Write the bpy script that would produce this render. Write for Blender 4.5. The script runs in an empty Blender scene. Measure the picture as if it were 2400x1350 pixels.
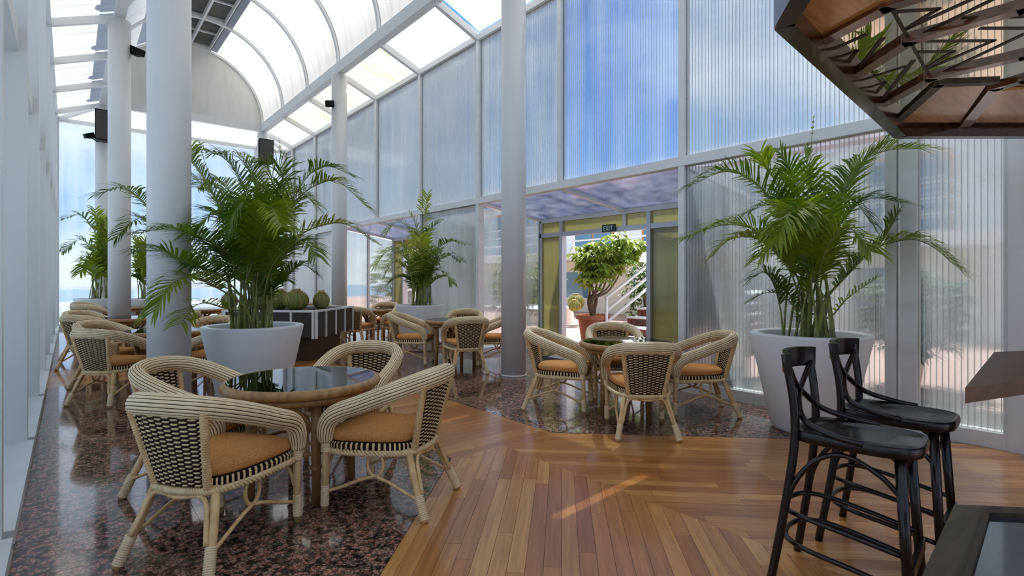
import bpy, math, random
from mathutils import Vector, Matrix
random.seed(7)
PI = math.pi
S = bpy.context.scene
COL = S.collection

# ------------------------------------------------------------------ camera, light, exposure
# room axes: X across the hall (left to right), Y along the hall, Z up; the camera stands at the origin
F, HOR, EYE, RV = 1250.0, 655.0, 1.32, -0.83          # focal length and horizon in pixels of 2400x1350
CC = 1 / math.hypot(1, RV); SN = -RV * CC
cam = bpy.data.cameras.new('camera'); co = bpy.data.objects.new('camera', cam); COL.objects.link(co)
cam.sensor_width = 36; cam.lens = F / 2400 * 36; cam.clip_start = .05; cam.clip_end = 2000
cam.shift_y = (HOR - 675) / 2400
co.location = (0, 0, EYE); co.rotation_euler = (PI / 2, 0, -math.atan2(SN, CC))
S.camera = co
S.view_settings.view_transform = 'Standard'; S.view_settings.look = 'None'
S.view_settings.exposure = 0.9; S.view_settings.gamma = 1; S.view_settings.use_curve_mapping = False
S.cycles.use_denoising = True
S.cycles.sample_clamp_indirect = 8; S.cycles.transparent_max_bounces = 24
S.cycles.max_bounces = 8; S.cycles.diffuse_bounces = 4; S.cycles.glossy_bounces = 4; S.cycles.transmission_bounces = 8
S.cycles.caustics_reflective = False

W = bpy.data.worlds.new('sky'); S.world = W; W.use_nodes = True
def world():
    n = W.node_tree.nodes; l = W.node_tree.links; n.clear()
    out = n.new('ShaderNodeOutputWorld'); bg = n.new('ShaderNodeBackground')
    tc = n.new('ShaderNodeTexCoord'); sep = n.new('ShaderNodeSeparateXYZ'); l.new(tc.outputs['Generated'], sep.inputs[0])
    cr = n.new('ShaderNodeValToRGB'); l.new(sep.outputs['Z'], cr.inputs[0])
    e = cr.color_ramp.elements
    e[0].position = 0.0; e[0].color = (.74, .78, .82, 1); e[1].position = .9; e[1].color = (.10, .25, .55, 1)
    x = e.new(.12); x.color = (.30, .52, .82, 1); x = e.new(.4); x.color = (.07, .25, .62, 1)
    mp = n.new('ShaderNodeMapping'); mp.inputs['Scale'].default_value = (2.2, 2.2, 6.5); l.new(tc.outputs['Generated'], mp.inputs[0])
    nz = n.new('ShaderNodeTexNoise'); nz.inputs['Scale'].default_value = 1.1; nz.inputs['Detail'].default_value = 5; nz.inputs['Roughness'].default_value = .55
    l.new(mp.outputs[0], nz.inputs['Vector'])
    c2 = n.new('ShaderNodeValToRGB'); c2.color_ramp.elements[0].position = .42; c2.color_ramp.elements[1].position = .64
    l.new(nz.outputs['Fac'], c2.inputs[0])
    mx = n.new('ShaderNodeMix'); mx.data_type = 'RGBA'; l.new(c2.outputs['Color'], mx.inputs['Factor'])
    l.new(cr.outputs['Color'], mx.inputs['A']); mx.inputs['B'].default_value = (1.05, 1.04, 1.03, 1)
    l.new(mx.outputs['Result'], bg.inputs['Color']); bg.inputs['Strength'].default_value = 1.0
    l.new(bg.outputs[0], out.inputs[0])
world()
sun = bpy.data.lights.new('sun', 'SUN'); so = bpy.data.objects.new('sun', sun); COL.objects.link(so)
sun.energy = 6.5; sun.angle = .012; sun.color = (1, .96, .89)
so.rotation_euler = Vector((-.50, -.26, -1.1)).to_track_quat('-Z', 'Y').to_euler()   # high sun over the courtyard, from the right and a little ahead

# ------------------------------------------------------------------ pixel geometry helpers (used to find real positions)
def at(px, py, z):                       # point at camera depth z
    X = (px - 1200) / F * z
    return Vector((X * CC + z * SN, -X * SN + z * CC, EYE + (HOR - py) * z / F))
def level(px, py, h=0):                  # point on the horizontal plane of height h
    return at(px, py, F * (EYE - h) / (py - HOR))
def depth(t, s): return t * SN + s * CC

# ------------------------------------------------------------------ materials
MATS = {}
def mat(name, col=(.8, .8, .8), rough=.5, spec=.5, metal=0, coat=0, noise=None, bump=None, trans=0):
    """principled material; noise=(scale xyz, colour 2, low, high), bump=(scale xyz, strength)"""
    m = bpy.data.materials.new(name); m.use_nodes = True; MATS[name] = m
    n = m.node_tree.nodes; l = m.node_tree.links; b = n['Principled BSDF']
    b.inputs['Base Color'].default_value = (*col, 1); b.inputs['Roughness'].default_value = rough
    b.inputs['Specular IOR Level'].default_value = spec; b.inputs['Metallic'].default_value = metal
    b.inputs['Coat Weight'].default_value = coat; b.inputs['Coat Roughness'].default_value = .08
    tc = n.new('ShaderNodeTexCoord')
    def nz(scale, detail=4):
        mp = n.new('ShaderNodeMapping'); mp.inputs['Scale'].default_value = scale
        l.new(tc.outputs['Object'], mp.inputs[0])
        t = n.new('ShaderNodeTexNoise'); t.inputs['Scale'].default_value = 1; t.inputs['Detail'].default_value = detail
        l.new(mp.outputs[0], t.inputs['Vector']); return t
    if noise:
        t = nz(noise[0]); r = n.new('ShaderNodeMapRange'); r.inputs['From Min'].default_value = noise[2]; r.inputs['From Max'].default_value = noise[3]
        l.new(t.outputs['Fac'], r.inputs[0])
        mx = n.new('ShaderNodeMix'); mx.data_type = 'RGBA'; l.new(r.outputs[0], mx.inputs['Factor'])
        mx.inputs['A'].default_value = (*col, 1); mx.inputs['B'].default_value = (*noise[1], 1)
        l.new(mx.outputs['Result'], b.inputs['Base Color'])
    if bump:
        t = nz(bump[0], 6); bp = n.new('ShaderNodeBump'); bp.inputs['Strength'].default_value = bump[1]; bp.inputs['Distance'].default_value = .01
        l.new(t.outputs['Fac'], bp.inputs['Height']); l.new(bp.outputs[0], b.inputs['Normal'])
    if trans:                                            # thin leaf: some light passes through
        tr = n.new('ShaderNodeBsdfTranslucent'); mi = n.new('ShaderNodeMixShader'); mi.inputs[0].default_value = trans
        src = b.inputs['Base Color'].links
        if src: l.new(src[0].from_socket, tr.inputs[0])
        else: tr.inputs[0].default_value = (*col, 1)
        l.new(b.outputs[0], mi.inputs[1]); l.new(tr.outputs[0], mi.inputs[2]); l.new(mi.outputs[0], n['Material Output'].inputs[0])
    return m
mat('white_paint', (.74, .75, .75), .38, noise=((2, 2, .6), (.68, .69, .68), .4, .75), bump=((14, 14, 14), .06))
mat('white_trim', (.78, .79, .79), .4, noise=((1.5, 1.5, 6), (.70, .70, .67), .5, .8))
mat('white_pot', (.80, .81, .82), .35)
mat('soil', (.035, .022, .015), .95, bump=((40, 40, 40), .8))
mat('dark_base', (.03, .02, .015), .8)
mat('cane', (.88, .70, .43), .36, noise=((9, 9, 9), (.72, .52, .27), .35, .75))
mat('cane_pole', (.76, .51, .24), .36, noise=((30, 30, 4), (.52, .31, .12), .4, .75))
mat('table_cane', (.42, .22, .075), .36, noise=((30, 30, 4), (.22, .11, .04), .4, .75))
mat('groove', (.022, .012, .007), .8, spec=.2)
mat('wicker', (.80, .60, .33), .45, noise=((25, 25, 25), (.56, .38, .18), .4, .8))
mat('cushion', (.74, .37, .13), .95, spec=.15, noise=((220, 220, 220), (.54, .21, .055), .4, .6), bump=((260, 260, 260), .5))
mat('leaf_green', (.20, .30, .012), .34, trans=.5, noise=((3, 3, 3), (.34, .42, .02), .35, .7))
mat('leaf_deep', (.085, .18, .010), .34, trans=.45, noise=((3, 3, 3), (.20, .30, .015), .4, .75))
mat('leaf_yellow', (.34, .40, .03), .45, trans=.5, noise=((5, 5, 5), (.33, .24, .06), .5, .8))
mat('stem', (.24, .27, .06), .5, noise=((6, 6, 12), (.15, .11, .05), .45, .7))
mat('black_wood', (.008, .004, .004), .26, spec=.4, coat=.2)
mat('black_plastic', (.008, .008, .008), .6, spec=.2)
mat('dark_panel', (.03, .027, .026), .35, noise=((6, 6, 60), (.055, .048, .044), .4, .7))
mat('bar_wood', (.15, .065, .032), .5, noise=((3, 40, 40), (.09, .04, .02), .4, .7), bump=((3, 60, 60), .15))
mat('red_wood', (.24, .075, .026), .22, coat=.6, noise=((18, 18, 60), (.07, .018, .008), .4, .7))
mat('rim_wood', (.06, .020, .010), .25, coat=.4, noise=((18, 18, 60), (.035, .012, .007), .4, .7))
mat('panel_wood', (.74, .38, .10), .25, coat=.4, noise=((4, 40, 40), (.56, .25, .06), .4, .7))
mat('mirror', (.85, .76, .58), .02, metal=1)
mat('inlay', (.045, .025, .012), .5)
mat('old_frame', (.075, .052, .026), .42, spec=.3, noise=((3, 50, 50), (.03, .02, .012), .4, .7))
mat('table_insert', (.02, .025, .03), .08, coat=.2, noise=((60, 20, 60), (.06, .07, .08), .62, .72))
mat('cactus', (.16, .21, .03), .6, noise=((20, 20, 8), (.34, .27, .10), .45, .7))
mat('spine', (.52, .40, .20), .7)
mat('terracotta', (.34, .12, .06), .7)
mat('terrace', (.50, .30, .24), .8, noise=((1.2, 1.2, 1.2), (.55, .36, .30), .4, .7))
mat('render_white', (.82, .81, .78), .85, bump=((9, 9, 9), .4))
mat('render_cream', (.80, .79, .66), .85)
mat('far_glass', (.10, .22, .32), .1)
mat('orange_frame', (.55, .22, .03), .5)
mat('stair_brown', (.15, .045, .028), .5)
mat('stair_white', (.78, .78, .76), .6)
mat('bark', (.16, .10, .06), .8, bump=((20, 20, 8), .6))
mat('tree_leaf', (.17, .27, .03), .45, trans=.35, noise=((3, 3, 3), (.36, .40, .06), .4, .7))
mat('hedge_leaf', (.035, .09, .02), .55, trans=.2, noise=((3, 3, 3), (.10, .17, .03), .4, .7))
mat('roof_tile', (.38, .15, .09), .7)
mat('sea', (.12, .22, .30), .3)
mat('red_metal', (.45, .03, .02), .4)
mat('sign_green', (.006, .05, .022), .4)
mat('sign_white', (.9, .92, .9), .5)
mat('doormat', (.012, .012, .014), .95)
mat('aluminium', (.55, .58, .62), .35, metal=.3)
mat('olive_board', (.36, .33, .10), .35, noise=((2, 2, 1), (.44, .42, .17), .4, .7))
mat('plaster', (.62, .56, .48), .8)
mat('pale_gable', (.72, .72, .68), .6, noise=((3, 3, .6), (.60, .60, .53), .45, .75))

def wood_floor():
    m = bpy.data.materials.new('floor_wood'); m.use_nodes = True; MATS['floor_wood'] = m
    n = m.node_tree.nodes; l = m.node_tree.links; b = n['Principled BSDF']
    oi = n.new('ShaderNodeObjectInfo'); tc = n.new('ShaderNodeTexCoord')
    sc = n.new('ShaderNodeVectorMath'); sc.operation = 'SCALE'; sc.inputs[0].default_value = (31, 17, 9); l.new(oi.outputs['Random'], sc.inputs['Scale'])
    ad = n.new('ShaderNodeVectorMath'); ad.operation = 'ADD'; l.new(tc.outputs['Object'], ad.inputs[0]); l.new(sc.outputs[0], ad.inputs[1])
    mp = n.new('ShaderNodeMapping'); mp.inputs['Scale'].default_value = (1.3, 26, 10); l.new(ad.outputs[0], mp.inputs[0])
    nz = n.new('ShaderNodeTexNoise'); nz.inputs['Scale'].default_value = 1.6; nz.inputs['Detail'].default_value = 6; nz.inputs['Distortion'].default_value = .6; l.new(mp.outputs[0], nz.inputs['Vector'])
    cr = n.new('ShaderNodeValToRGB'); e = cr.color_ramp.elements
    e[0].position = 0; e[0].color = (.38, .13, .030, 1); e[1].position = 1; e[1].color = (.64, .31, .088, 1)
    x = e.new(.35); x.color = (.47, .18, .042, 1); x = e.new(.7); x.color = (.55, .235, .06, 1)
    l.new(oi.outputs['Random'], cr.inputs[0])
    mx = n.new('ShaderNodeMix'); mx.data_type = 'RGBA'; mx.blend_type = 'MULTIPLY'; mx.inputs['Factor'].default_value = .75
    r = n.new('ShaderNodeMapRange'); r.inputs['From Min'].default_value = .3; r.inputs['From Max'].default_value = .72; r.inputs['To Min'].default_value = .6; r.inputs['To Max'].default_value = 1.2
    l.new(nz.outputs['Fac'], r.inputs[0]); l.new(cr.outputs['Color'], mx.inputs['A']); l.new(r.outputs[0], mx.inputs['B'])
    l.new(mx.outputs['Result'], b.inputs['Base Color']); b.inputs['Roughness'].default_value = .3
    b.inputs['Coat Weight'].default_value = .45; b.inputs['Coat Roughness'].default_value = .12
    bp = n.new('ShaderNodeBump'); bp.inputs['Strength'].default_value = .06; bp.inputs['Distance'].default_value = .004
    l.new(nz.outputs['Fac'], bp.inputs['Height']); l.new(bp.outputs[0], b.inputs['Normal'])
wood_floor()
def granite():
    m = bpy.data.materials.new('granite'); m.use_nodes = True; MATS['granite'] = m
    n = m.node_tree.nodes; l = m.node_tree.links; b = n['Principled BSDF']
    g = n.new('ShaderNodeNewGeometry')
    d = n.new('ShaderNodeTexNoise'); d.inputs['Scale'].default_value = 60; d.inputs['Detail'].default_value = 3; l.new(g.outputs['Position'], d.inputs['Vector'])
    ad = n.new('ShaderNodeVectorMath'); ad.operation = 'MULTIPLY_ADD'; ad.inputs[1].default_value = (.02, .02, .02)
    l.new(d.outputs['Color'], ad.inputs[0]); l.new(g.outputs['Position'], ad.inputs[2])
    v = n.new('ShaderNodeTexVoronoi'); v.feature = 'DISTANCE_TO_EDGE'; v.inputs['Scale'].default_value = 46; l.new(ad.outputs[0], v.inputs['Vector'])
    v2 = n.new('ShaderNodeTexVoronoi'); v2.inputs['Scale'].default_value = 46; l.new(ad.outputs[0], v2.inputs['Vector'])
    nz = n.new('ShaderNodeTexNoise'); nz.inputs['Scale'].default_value = 24; nz.inputs['Detail'].default_value = 4; l.new(g.outputs['Position'], nz.inputs['Vector'])
    sp = n.new('ShaderNodeSeparateColor'); l.new(v2.outputs['Color'], sp.inputs[0])
    cr = n.new('ShaderNodeValToRGB'); e = cr.color_ramp.elements
    e[0].position = 0; e[0].color = (.58, .29, .20, 1); e[1].position = 1; e[1].color = (.05, .04, .035, 1)
    for p, c in ((.3, (.42, .17, .11)), (.55, (.46, .28, .21)), (.7, (.30, .20, .16)), (.85, (.13, .095, .08))):
        x = e.new(p); x.color = (*c, 1)
    l.new(sp.outputs[0], cr.inputs[0])
    r = n.new('ShaderNodeMapRange'); r.inputs['From Min'].default_value = .0; r.inputs['From Max'].default_value = .16; l.new(v.outputs['Distance'], r.inputs[0])
    r2 = n.new('ShaderNodeMapRange'); r2.inputs['From Min'].default_value = .38; r2.inputs['From Max'].default_value = .52; l.new(nz.outputs['Fac'], r2.inputs[0])
    mm = n.new('ShaderNodeMath'); mm.operation = 'MULTIPLY'; l.new(r.outputs[0], mm.inputs[0]); l.new(r2.outputs[0], mm.inputs[1])
    mx = n.new('ShaderNodeMix'); mx.data_type = 'RGBA'; l.new(mm.outputs[0], mx.inputs['Factor'])
    mx.inputs['A'].default_value = (.022, .017, .016, 1); l.new(cr.outputs['Color'], mx.inputs['B'])
    l.new(mx.outputs['Result'], b.inputs['Base Color']); b.inputs['Roughness'].default_value = .09; b.inputs['Specular IOR Level'].default_value = .5
    b.inputs['Coat Weight'].default_value = .25; b.inputs['Coat Roughness'].default_value = .02
granite()
def pane_mat(name, tint, clear, blur, milk, rough=.22, milkcol=(.86, .9, .92), gloss=.06):
    """ribbed polycarbonate: straight view + blurred view + milky scatter + sheen"""
    m = bpy.data.materials.new(name); m.use_nodes = True; MATS[name] = m
    n = m.node_tree.nodes; l = m.node_tree.links; n.clear(); out = n.new('ShaderNodeOutputMaterial')
    tr = n.new('ShaderNodeBsdfTransparent'); tr.inputs[0].default_value = (*tint, 1)
    rf = n.new('ShaderNodeBsdfRefraction'); rf.inputs['Color'].default_value = (*tint, 1); rf.inputs['Roughness'].default_value = rough; rf.inputs['IOR'].default_value = 1.08
    tl = n.new('ShaderNodeBsdfTranslucent'); tl.inputs[0].default_value = (*milkcol, 1)
    df = n.new('ShaderNodeBsdfDiffuse'); df.inputs[0].default_value = (*milkcol, 1)
    gl = n.new('ShaderNodeBsdfGlossy'); gl.inputs['Roughness'].default_value = .12
    def mix(f, a, b):
        x = n.new('ShaderNodeMixShader')
        if isinstance(f, float): x.inputs[0].default_value = f
        else: l.new(f, x.inputs[0])
        l.new(a.outputs[0], x.inputs[1]); l.new(b.outputs[0], x.inputs[2]); return x
    tot = clear + blur + milk
    a = mix(blur / max(1e-6, clear + blur), tr, rf)
    c = mix(.35, tl, df)
    # streaks of dust running down the sheet
    g = n.new('ShaderNodeNewGeometry'); mp = n.new('ShaderNodeMapping'); mp.inputs['Scale'].default_value = (3.5, 3.5, .35); l.new(g.outputs['Position'], mp.inputs[0])
    nz = n.new('ShaderNodeTexNoise'); nz.inputs['Scale'].default_value = 1.3; nz.inputs['Detail'].default_value = 3; l.new(mp.outputs[0], nz.inputs['Vector'])
    r = n.new('ShaderNodeMapRange'); r.inputs['From Min'].default_value = .3; r.inputs['From Max'].default_value = .7
    r.inputs['To Min'].default_value = max(0, milk / tot - .12); r.inputs['To Max'].default_value = milk / tot + .14
    l.new(nz.outputs['Fac'], r.inputs[0])
    d = mix(r.outputs[0], a, c)
    fr = n.new('ShaderNodeLayerWeight'); fr.inputs['Blend'].default_value = .25
    ml = n.new('ShaderNodeMath'); ml.operation = 'MULTIPLY_ADD'; ml.inputs[1].default_value = .3; ml.inputs[2].default_value = gloss; l.new(fr.outputs['Fresnel'], ml.inputs[0])
    e = mix(ml.outputs[0], d, gl); l.new(e.outputs[0], out.inputs[0]); return m
pane_mat('pane_clear', (.62, .71, .82), .75, .25, .04, rough=.10)
pane_mat('pane_ribbed', (.69, .73, .75), .5, .5, .22, rough=.11, milkcol=(.74, .78, .80))
pane_mat('pane_milky', (.69, .73, .75), .25, .75, .40, rough=.17, milkcol=(.62, .65, .66))
pane_mat('pane_end', (.76, .81, .87), .45, .55, .20, rough=.12)
pane_mat('pane_left', (.80, .87, .93), .10, .90, .7, rough=.25)
pane_mat('pane_porch', (.52, .55, .66), .45, .55, .14, rough=.16, milkcol=(.55, .55, .64))
pane_mat('pane_olive', (.52, .51, .30), .1, .5, 1.0, rough=.25, milkcol=(.48, .46, .24))
pane_mat('flute', (.9, .93, .94), .25, .25, 1.2, milkcol=(.88, .91, .93))
def roof_mat(name, c1, c2, tl=.8):
    m = bpy.data.materials.new(name); m.use_nodes = True; MATS[name] = m
    n = m.node_tree.nodes; l = m.node_tree.links; n.clear(); out = n.new('ShaderNodeOutputMaterial')
    g = n.new('ShaderNodeNewGeometry'); mp = n.new('ShaderNodeMapping'); mp.inputs['Scale'].default_value = (.7, 5, .7); l.new(g.outputs['Position'], mp.inputs[0])
    nz = n.new('ShaderNodeTexNoise'); nz.inputs['Scale'].default_value = 1.2; nz.inputs['Detail'].default_value = 4; l.new(mp.outputs[0], nz.inputs['Vector'])
    r = n.new('ShaderNodeMapRange'); r.inputs['From Min'].default_value = .45; r.inputs['From Max'].default_value = .75; l.new(nz.outputs['Fac'], r.inputs[0])
    mx = n.new('ShaderNodeMix'); mx.data_type = 'RGBA'; mx.inputs['A'].default_value = (*c1, 1); mx.inputs['B'].default_value = (*c2, 1); l.new(r.outputs[0], mx.inputs['Factor'])
    a = n.new('ShaderNodeBsdfTranslucent'); b = n.new('ShaderNodeBsdfDiffuse'); l.new(mx.outputs['Result'], a.inputs[0]); l.new(mx.outputs['Result'], b.inputs[0])
    x = n.new('ShaderNodeMixShader'); x.inputs[0].default_value = tl; l.new(b.outputs[0], x.inputs[1]); l.new(a.outputs[0], x.inputs[2]); l.new(x.outputs[0], out.inputs[0])
roof_mat('roof_sheet', (.345, .346, .34), (.285, .28, .262), .84)
roof_mat('roof_sheet_stained', (.335, .327, .295), (.27, .222, .14), .84)
roof_mat('vent_glass', (.30, .30, .27), (.16, .16, .14), .5)
def glass_top():
    m = bpy.data.materials.new('table_glass'); m.use_nodes = True; MATS['table_glass'] = m
    n = m.node_tree.nodes; l = m.node_tree.links; n.clear(); out = n.new('ShaderNodeOutputMaterial')
    tr = n.new('ShaderNodeBsdfTransparent'); tr.inputs[0].default_value = (.55, .66, .62, 1)
    gl = n.new('ShaderNodeBsdfGlossy'); gl.inputs['Roughness'].default_value = .01
    lw = n.new('ShaderNodeLayerWeight'); lw.inputs['Blend'].default_value = .70
    x = n.new('ShaderNodeMixShader'); l.new(lw.outputs['Fresnel'], x.inputs[0]); l.new(tr.outputs[0], x.inputs[1]); l.new(gl.outputs[0], x.inputs[2]); l.new(x.outputs[0], out.inputs[0])
glass_top()

# ------------------------------------------------------------------ mesh builder
def V(*a): return Vector(a)
def catmull(pts, n):
    pts = [Vector(p) for p in pts]; P = [2 * pts[0] - pts[1]] + pts + [2 * pts[-1] - pts[-2]]; out = []
    for i in range(len(pts) - 1):
        a, b, c, d = P[i:i + 4]
        for k in range(n):
            t = k / n
            out.append(.5 * ((2 * b) + (c - a) * t + (2 * a - 5 * b + 4 * c - d) * t * t + (3 * b - a - 3 * c + d) * t ** 3))
    out.append(pts[-1].copy()); return out
class MB:
    def __init__(s): s.v = []; s.f = []; s.m = []
    def face(s, ids, m=0): s.f.append(ids); s.m.append(m)
    def box(s, x0, x1, y0, y1, z0, z1, m=0):
        s.hexa([V(x0, y0, z0), V(x1, y0, z0), V(x1, y1, z0), V(x0, y1, z0)], [V(x0, y0, z1), V(x1, y0, z1), V(x1, y1, z1), V(x0, y1, z1)], m); return s
    def hexa(s, a, b, m=0):                 # two rings joined to a closed solid
        k = len(s.v); n = len(a); s.v += list(a) + list(b)
        s.face(tuple(k + i for i in reversed(range(n))), m); s.face(tuple(k + n + i for i in range(n)), m)
        for i in range(n):
            j = (i + 1) % n; s.face((k + i, k + j, k + n + j, k + n + i), m)
        return s
    def bar(s, p, q, w, h, up=(0, 0, 1), m=0):   # beam of section w x h from p to q
        p = Vector(p); q = Vector(q); d = (q - p).normalized(); u = Vector(up)
        x = d.cross(u)
        if x.length < 1e-4: x = d.cross(V(1, 0, 0))
        x.normalize(); y = x.cross(d).normalized()
        r = [x * w / 2 + y * h / 2, -x * w / 2 + y * h / 2, -x * w / 2 - y * h / 2, x * w / 2 - y * h / 2]
        return s.hexa([p + i for i in r], [q + i for i in r], m)
    def prism(s, poly, z0, z1, m=0): return s.hexa([V(p[0], p[1], z0) for p in poly], [V(p[0], p[1], z1) for p in poly], m)
    def sweep(s, pts, prof, up=(0, 0, 1), closed=False, scale=None, cap=True):
        """prof: list of (a, b, material of the face that starts here)"""
        pts = [Vector(p) for p in pts]; n = len(pts); np_ = len(prof); k0 = len(s.v); N = None
        for i, p in enumerate(pts):
            if closed: T = pts[(i + 1) % n] - pts[i - 1]
            else: T = pts[min(i + 1, n - 1)] - pts[max(i - 1, 0)]
            T.normalize()
            if N is None:
                N = Vector(up) - T * T.dot(Vector(up))
                if N.length < 1e-3: N = V(1, 0, 0) - T * T.x
                N.normalize()
            else: N = (N - T * T.dot(N)).normalized()
            B = T.cross(N); sc = scale[i] if scale else 1
            for a, b, _ in prof: s.v.append(p + (B * a + N * b) * sc)
        for i in range(n if closed else n - 1):
            j = (i + 1) % n
            for q in range(np_):
                r = (q + 1) % np_
                s.face((k0 + i * np_ + q, k0 + i * np_ + r, k0 + j * np_ + r, k0 + j * np_ + q), prof[q][2])
        if cap and not closed:
            s.face(tuple(k0 + q for q in reversed(range(np_)))); s.face(tuple(k0 + (n - 1) * np_ + q for q in range(np_)))
        return s
    def tube(s, pts, r, n=8, m=0, closed=False, up=(0, 0, 1)):
        pr = [(math.cos(2 * PI * i / n), math.sin(2 * PI * i / n), m) for i in range(n)]
        if isinstance(r, (int, float)): r = [r] * len(pts)
        return s.sweep(pts, pr, up, closed, r)
    def lathe(s, prof, n=32, c=(0, 0, 0), m=0, rfun=None):
        k0 = len(s.v); c = Vector(c); L = len(prof)
        for i in range(n):
            a = 2 * PI * i / n; g = rfun(a) if rfun else 1
            for r, z in prof: s.v.append(c + V(r * g * math.cos(a), r * g * math.sin(a), z))
        for i in range(n):
            j = (i + 1) % n
            for q in range(L - 1): s.face((k0 + i * L + q, k0 + j * L + q, k0 + j * L + q + 1, k0 + i * L + q + 1), m)
        return s
    def xform(s, M): s.v = [M @ Vector(p) for p in s.v]; return s
    def mesh(s, name, mats, smooth=False, off=None):
        me = bpy.data.meshes.new(name)
        vs = [(p[0], p[1], p[2]) if off is None else (p[0] - off[0], p[1] - off[1], p[2] - off[2]) for p in s.v]
        me.from_pydata(vs, [], s.f)
        for x in (mats if isinstance(mats, (list, tuple)) else [mats]): me.materials.append(MATS[x])
        me.polygons.foreach_set('material_index', s.m)
        if smooth: me.polygons.foreach_set('use_smooth', [True] * len(s.f))
        me.update(); return me
    def build(s, name, mats, parent=None, smooth=False, world=True, loc=None):
        """world: vertices are world coordinates; a parent's location is taken off"""
        if parent is not None: off = parent_loc(parent) if world else None
        else: off = loc
        o = bpy.data.objects.new(name, s.mesh(name, mats, smooth, off)); COL.objects.link(o)
        if parent is not None: o.parent = parent
        elif loc is not None: o.location = loc
        return o
def parent_loc(p):
    l = Vector(p.location)
    while p.parent is not None: p = p.parent; l += Vector(p.location)
    return l
def tag(o, label=None, cat=None, group=None, kind=None):
    if label: o['label'] = label
    if cat: o['category'] = cat
    if group: o['group'] = group
    if kind: o['kind'] = kind
    return o
def thing(name, label=None, cat=None, loc=(0, 0, 0), rz=0, group=None, kind=None):
    o = bpy.data.objects.new(name, None); COL.objects.link(o); o.location = loc; o.rotation_euler = (0, 0, rz); o.empty_display_size = .1
    return tag(o, label, cat, group, kind)
def copy_tree(o, parent=None):
    c = o.copy(); COL.objects.link(c); c.parent = parent
    for ch in [x for x in o.children]: copy_tree(ch, c)
    return c

# ------------------------------------------------------------------ the hall: measures
TL, TR = -.25, 5.6               # glass walls
CL, CR, CM = .69, 4.71, 2.70     # column rows and the middle of the vault
BAY = 2.055
G = [5.64 + BAY * k for k in range(-4, 7)]          # bay lines, last one is the gable
SE = 18.8                        # end wall
ZB, ZR, ZM = 5.96, 5.62, 2.72    # beam underside, top rail of the walls, middle rail
RV_ = CR - CM                    # vault radius

# ---- floor
floor = thing('floor', kind='structure')
def clip(poly, hs):
    """convex clip by half planes (nx, ny, d): keep nx*x+ny*y<=d"""
    for nx, ny, d in hs:
        out = []
        for i in range(len(poly)):
            a, b = poly[i - 1], poly[i]; da = nx * a[0] + ny * a[1] - d; db = nx * b[0] + ny * b[1] - d
            if (da <= 0) != (db <= 0):
                t = da / (da - db); out.append((a[0] + (b[0] - a[0]) * t, a[1] + (b[1] - a[1]) * t))
            if db <= 0: out.append(b)
        poly = out
        if len(poly) < 3: return []
    return poly
def halfplanes(poly):
    hs = []
    for i in range(len(poly)):
        a, b = poly[i - 1], poly[i]; nx, ny = b[1] - a[1], -(b[0] - a[0]); L = math.hypot(nx, ny)
        hs.append((nx / L, ny / L, (nx * a[0] + ny * a[1]) / L))
    return hs                    # poly counter-clockwise
def area(p): return .5 * sum(p[i - 1][0] * p[i][1] - p[i][0] * p[i - 1][1] for i in range(len(p)))
nwood = [0]
def planks(region, ang, width, length, rest, zmin=1.7, zmax=9.5):
    hs = halfplanes(region); c, s_ = math.cos(ang), math.sin(ang)
    us = [p[0] * c + p[1] * s_ for p in region]; vs = [-p[0] * s_ + p[1] * c for p in region]
    v = math.floor(min(vs) / width) * width; row = 0
    while v < max(vs):
        u = min(us) - random.random() * length
        while u < max(us):
            L = length * random.uniform(.7, 1.3)
            r = [(u + .0008, v + .0008), (u + L - .0008, v + .0008), (u + L - .0008, v + width - .0008), (u + .0008, v + width - .0008)]
            w = clip([(p[0] * c - p[1] * s_, p[0] * s_ + p[1] * c) for p in r], hs)
            if w and abs(area(w)) > .0008:
                cx = sum(p[0] for p in w) / len(w); cy = sum(p[1] for p in w) / len(w)
                dz = depth(cx, cy); X = cx * CC - cy * SN
                if True:
                    seen = dz > zmin and abs(X) < dz * 1.05 + .6
                    loc = [((p[0] - cx) * c + (p[1] - cy) * s_, -(p[0] - cx) * s_ + (p[1] - cy) * c) for p in w]
                    zt = random.uniform(-.0006, 0)
                    if seen and dz < zmax:
                        o = MB().prism(loc, -.014, zt).build('wood_plank', 'floor_wood', floor, world=False)
                        o.location = (cx, cy, 0); o.rotation_euler = (0, 0, ang); nwood[0] += 1
                    else: rest.prism(w, -.014, zt)
            u += L
        v += width; row += 1
rest = MB()
S0 = 3.31; L0, L1 = 2.17, 3.20; M0 = 2.66
planks([(L0, S0), (M0, S0), (M0, -.6), (TL, -.6), (TL, S0 - (L0 - TL))][::-1], PI / 4, .083, 1.15, rest)
planks([(M0, S0), (L1, S0), (5.75, S0 - (5.75 - L1)), (6.4, .11), (6.4, -.6), (M0, -.6)][::-1], -PI / 4, .083, 1.5, rest)
planks([(L0, S0), (L1, S0), (L1, 8.6), (L0, 8.6)], 0, .10, 2.2, rest, zmax=7.2)
planks([(TL, 8.6), (TR, 8.6), (TR, 10.15), (TL, 10.15)], 0, .14, 1.6, rest, zmax=8.2)
planks([(L0, 10.15), (L1, 10.15), (L1, SE), (L0, SE)], 0, .14, 2.2, rest, zmax=0)
r_ = rest.build('wood_plank', 'floor_wood', floor); tag(r_, kind='stuff')
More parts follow.
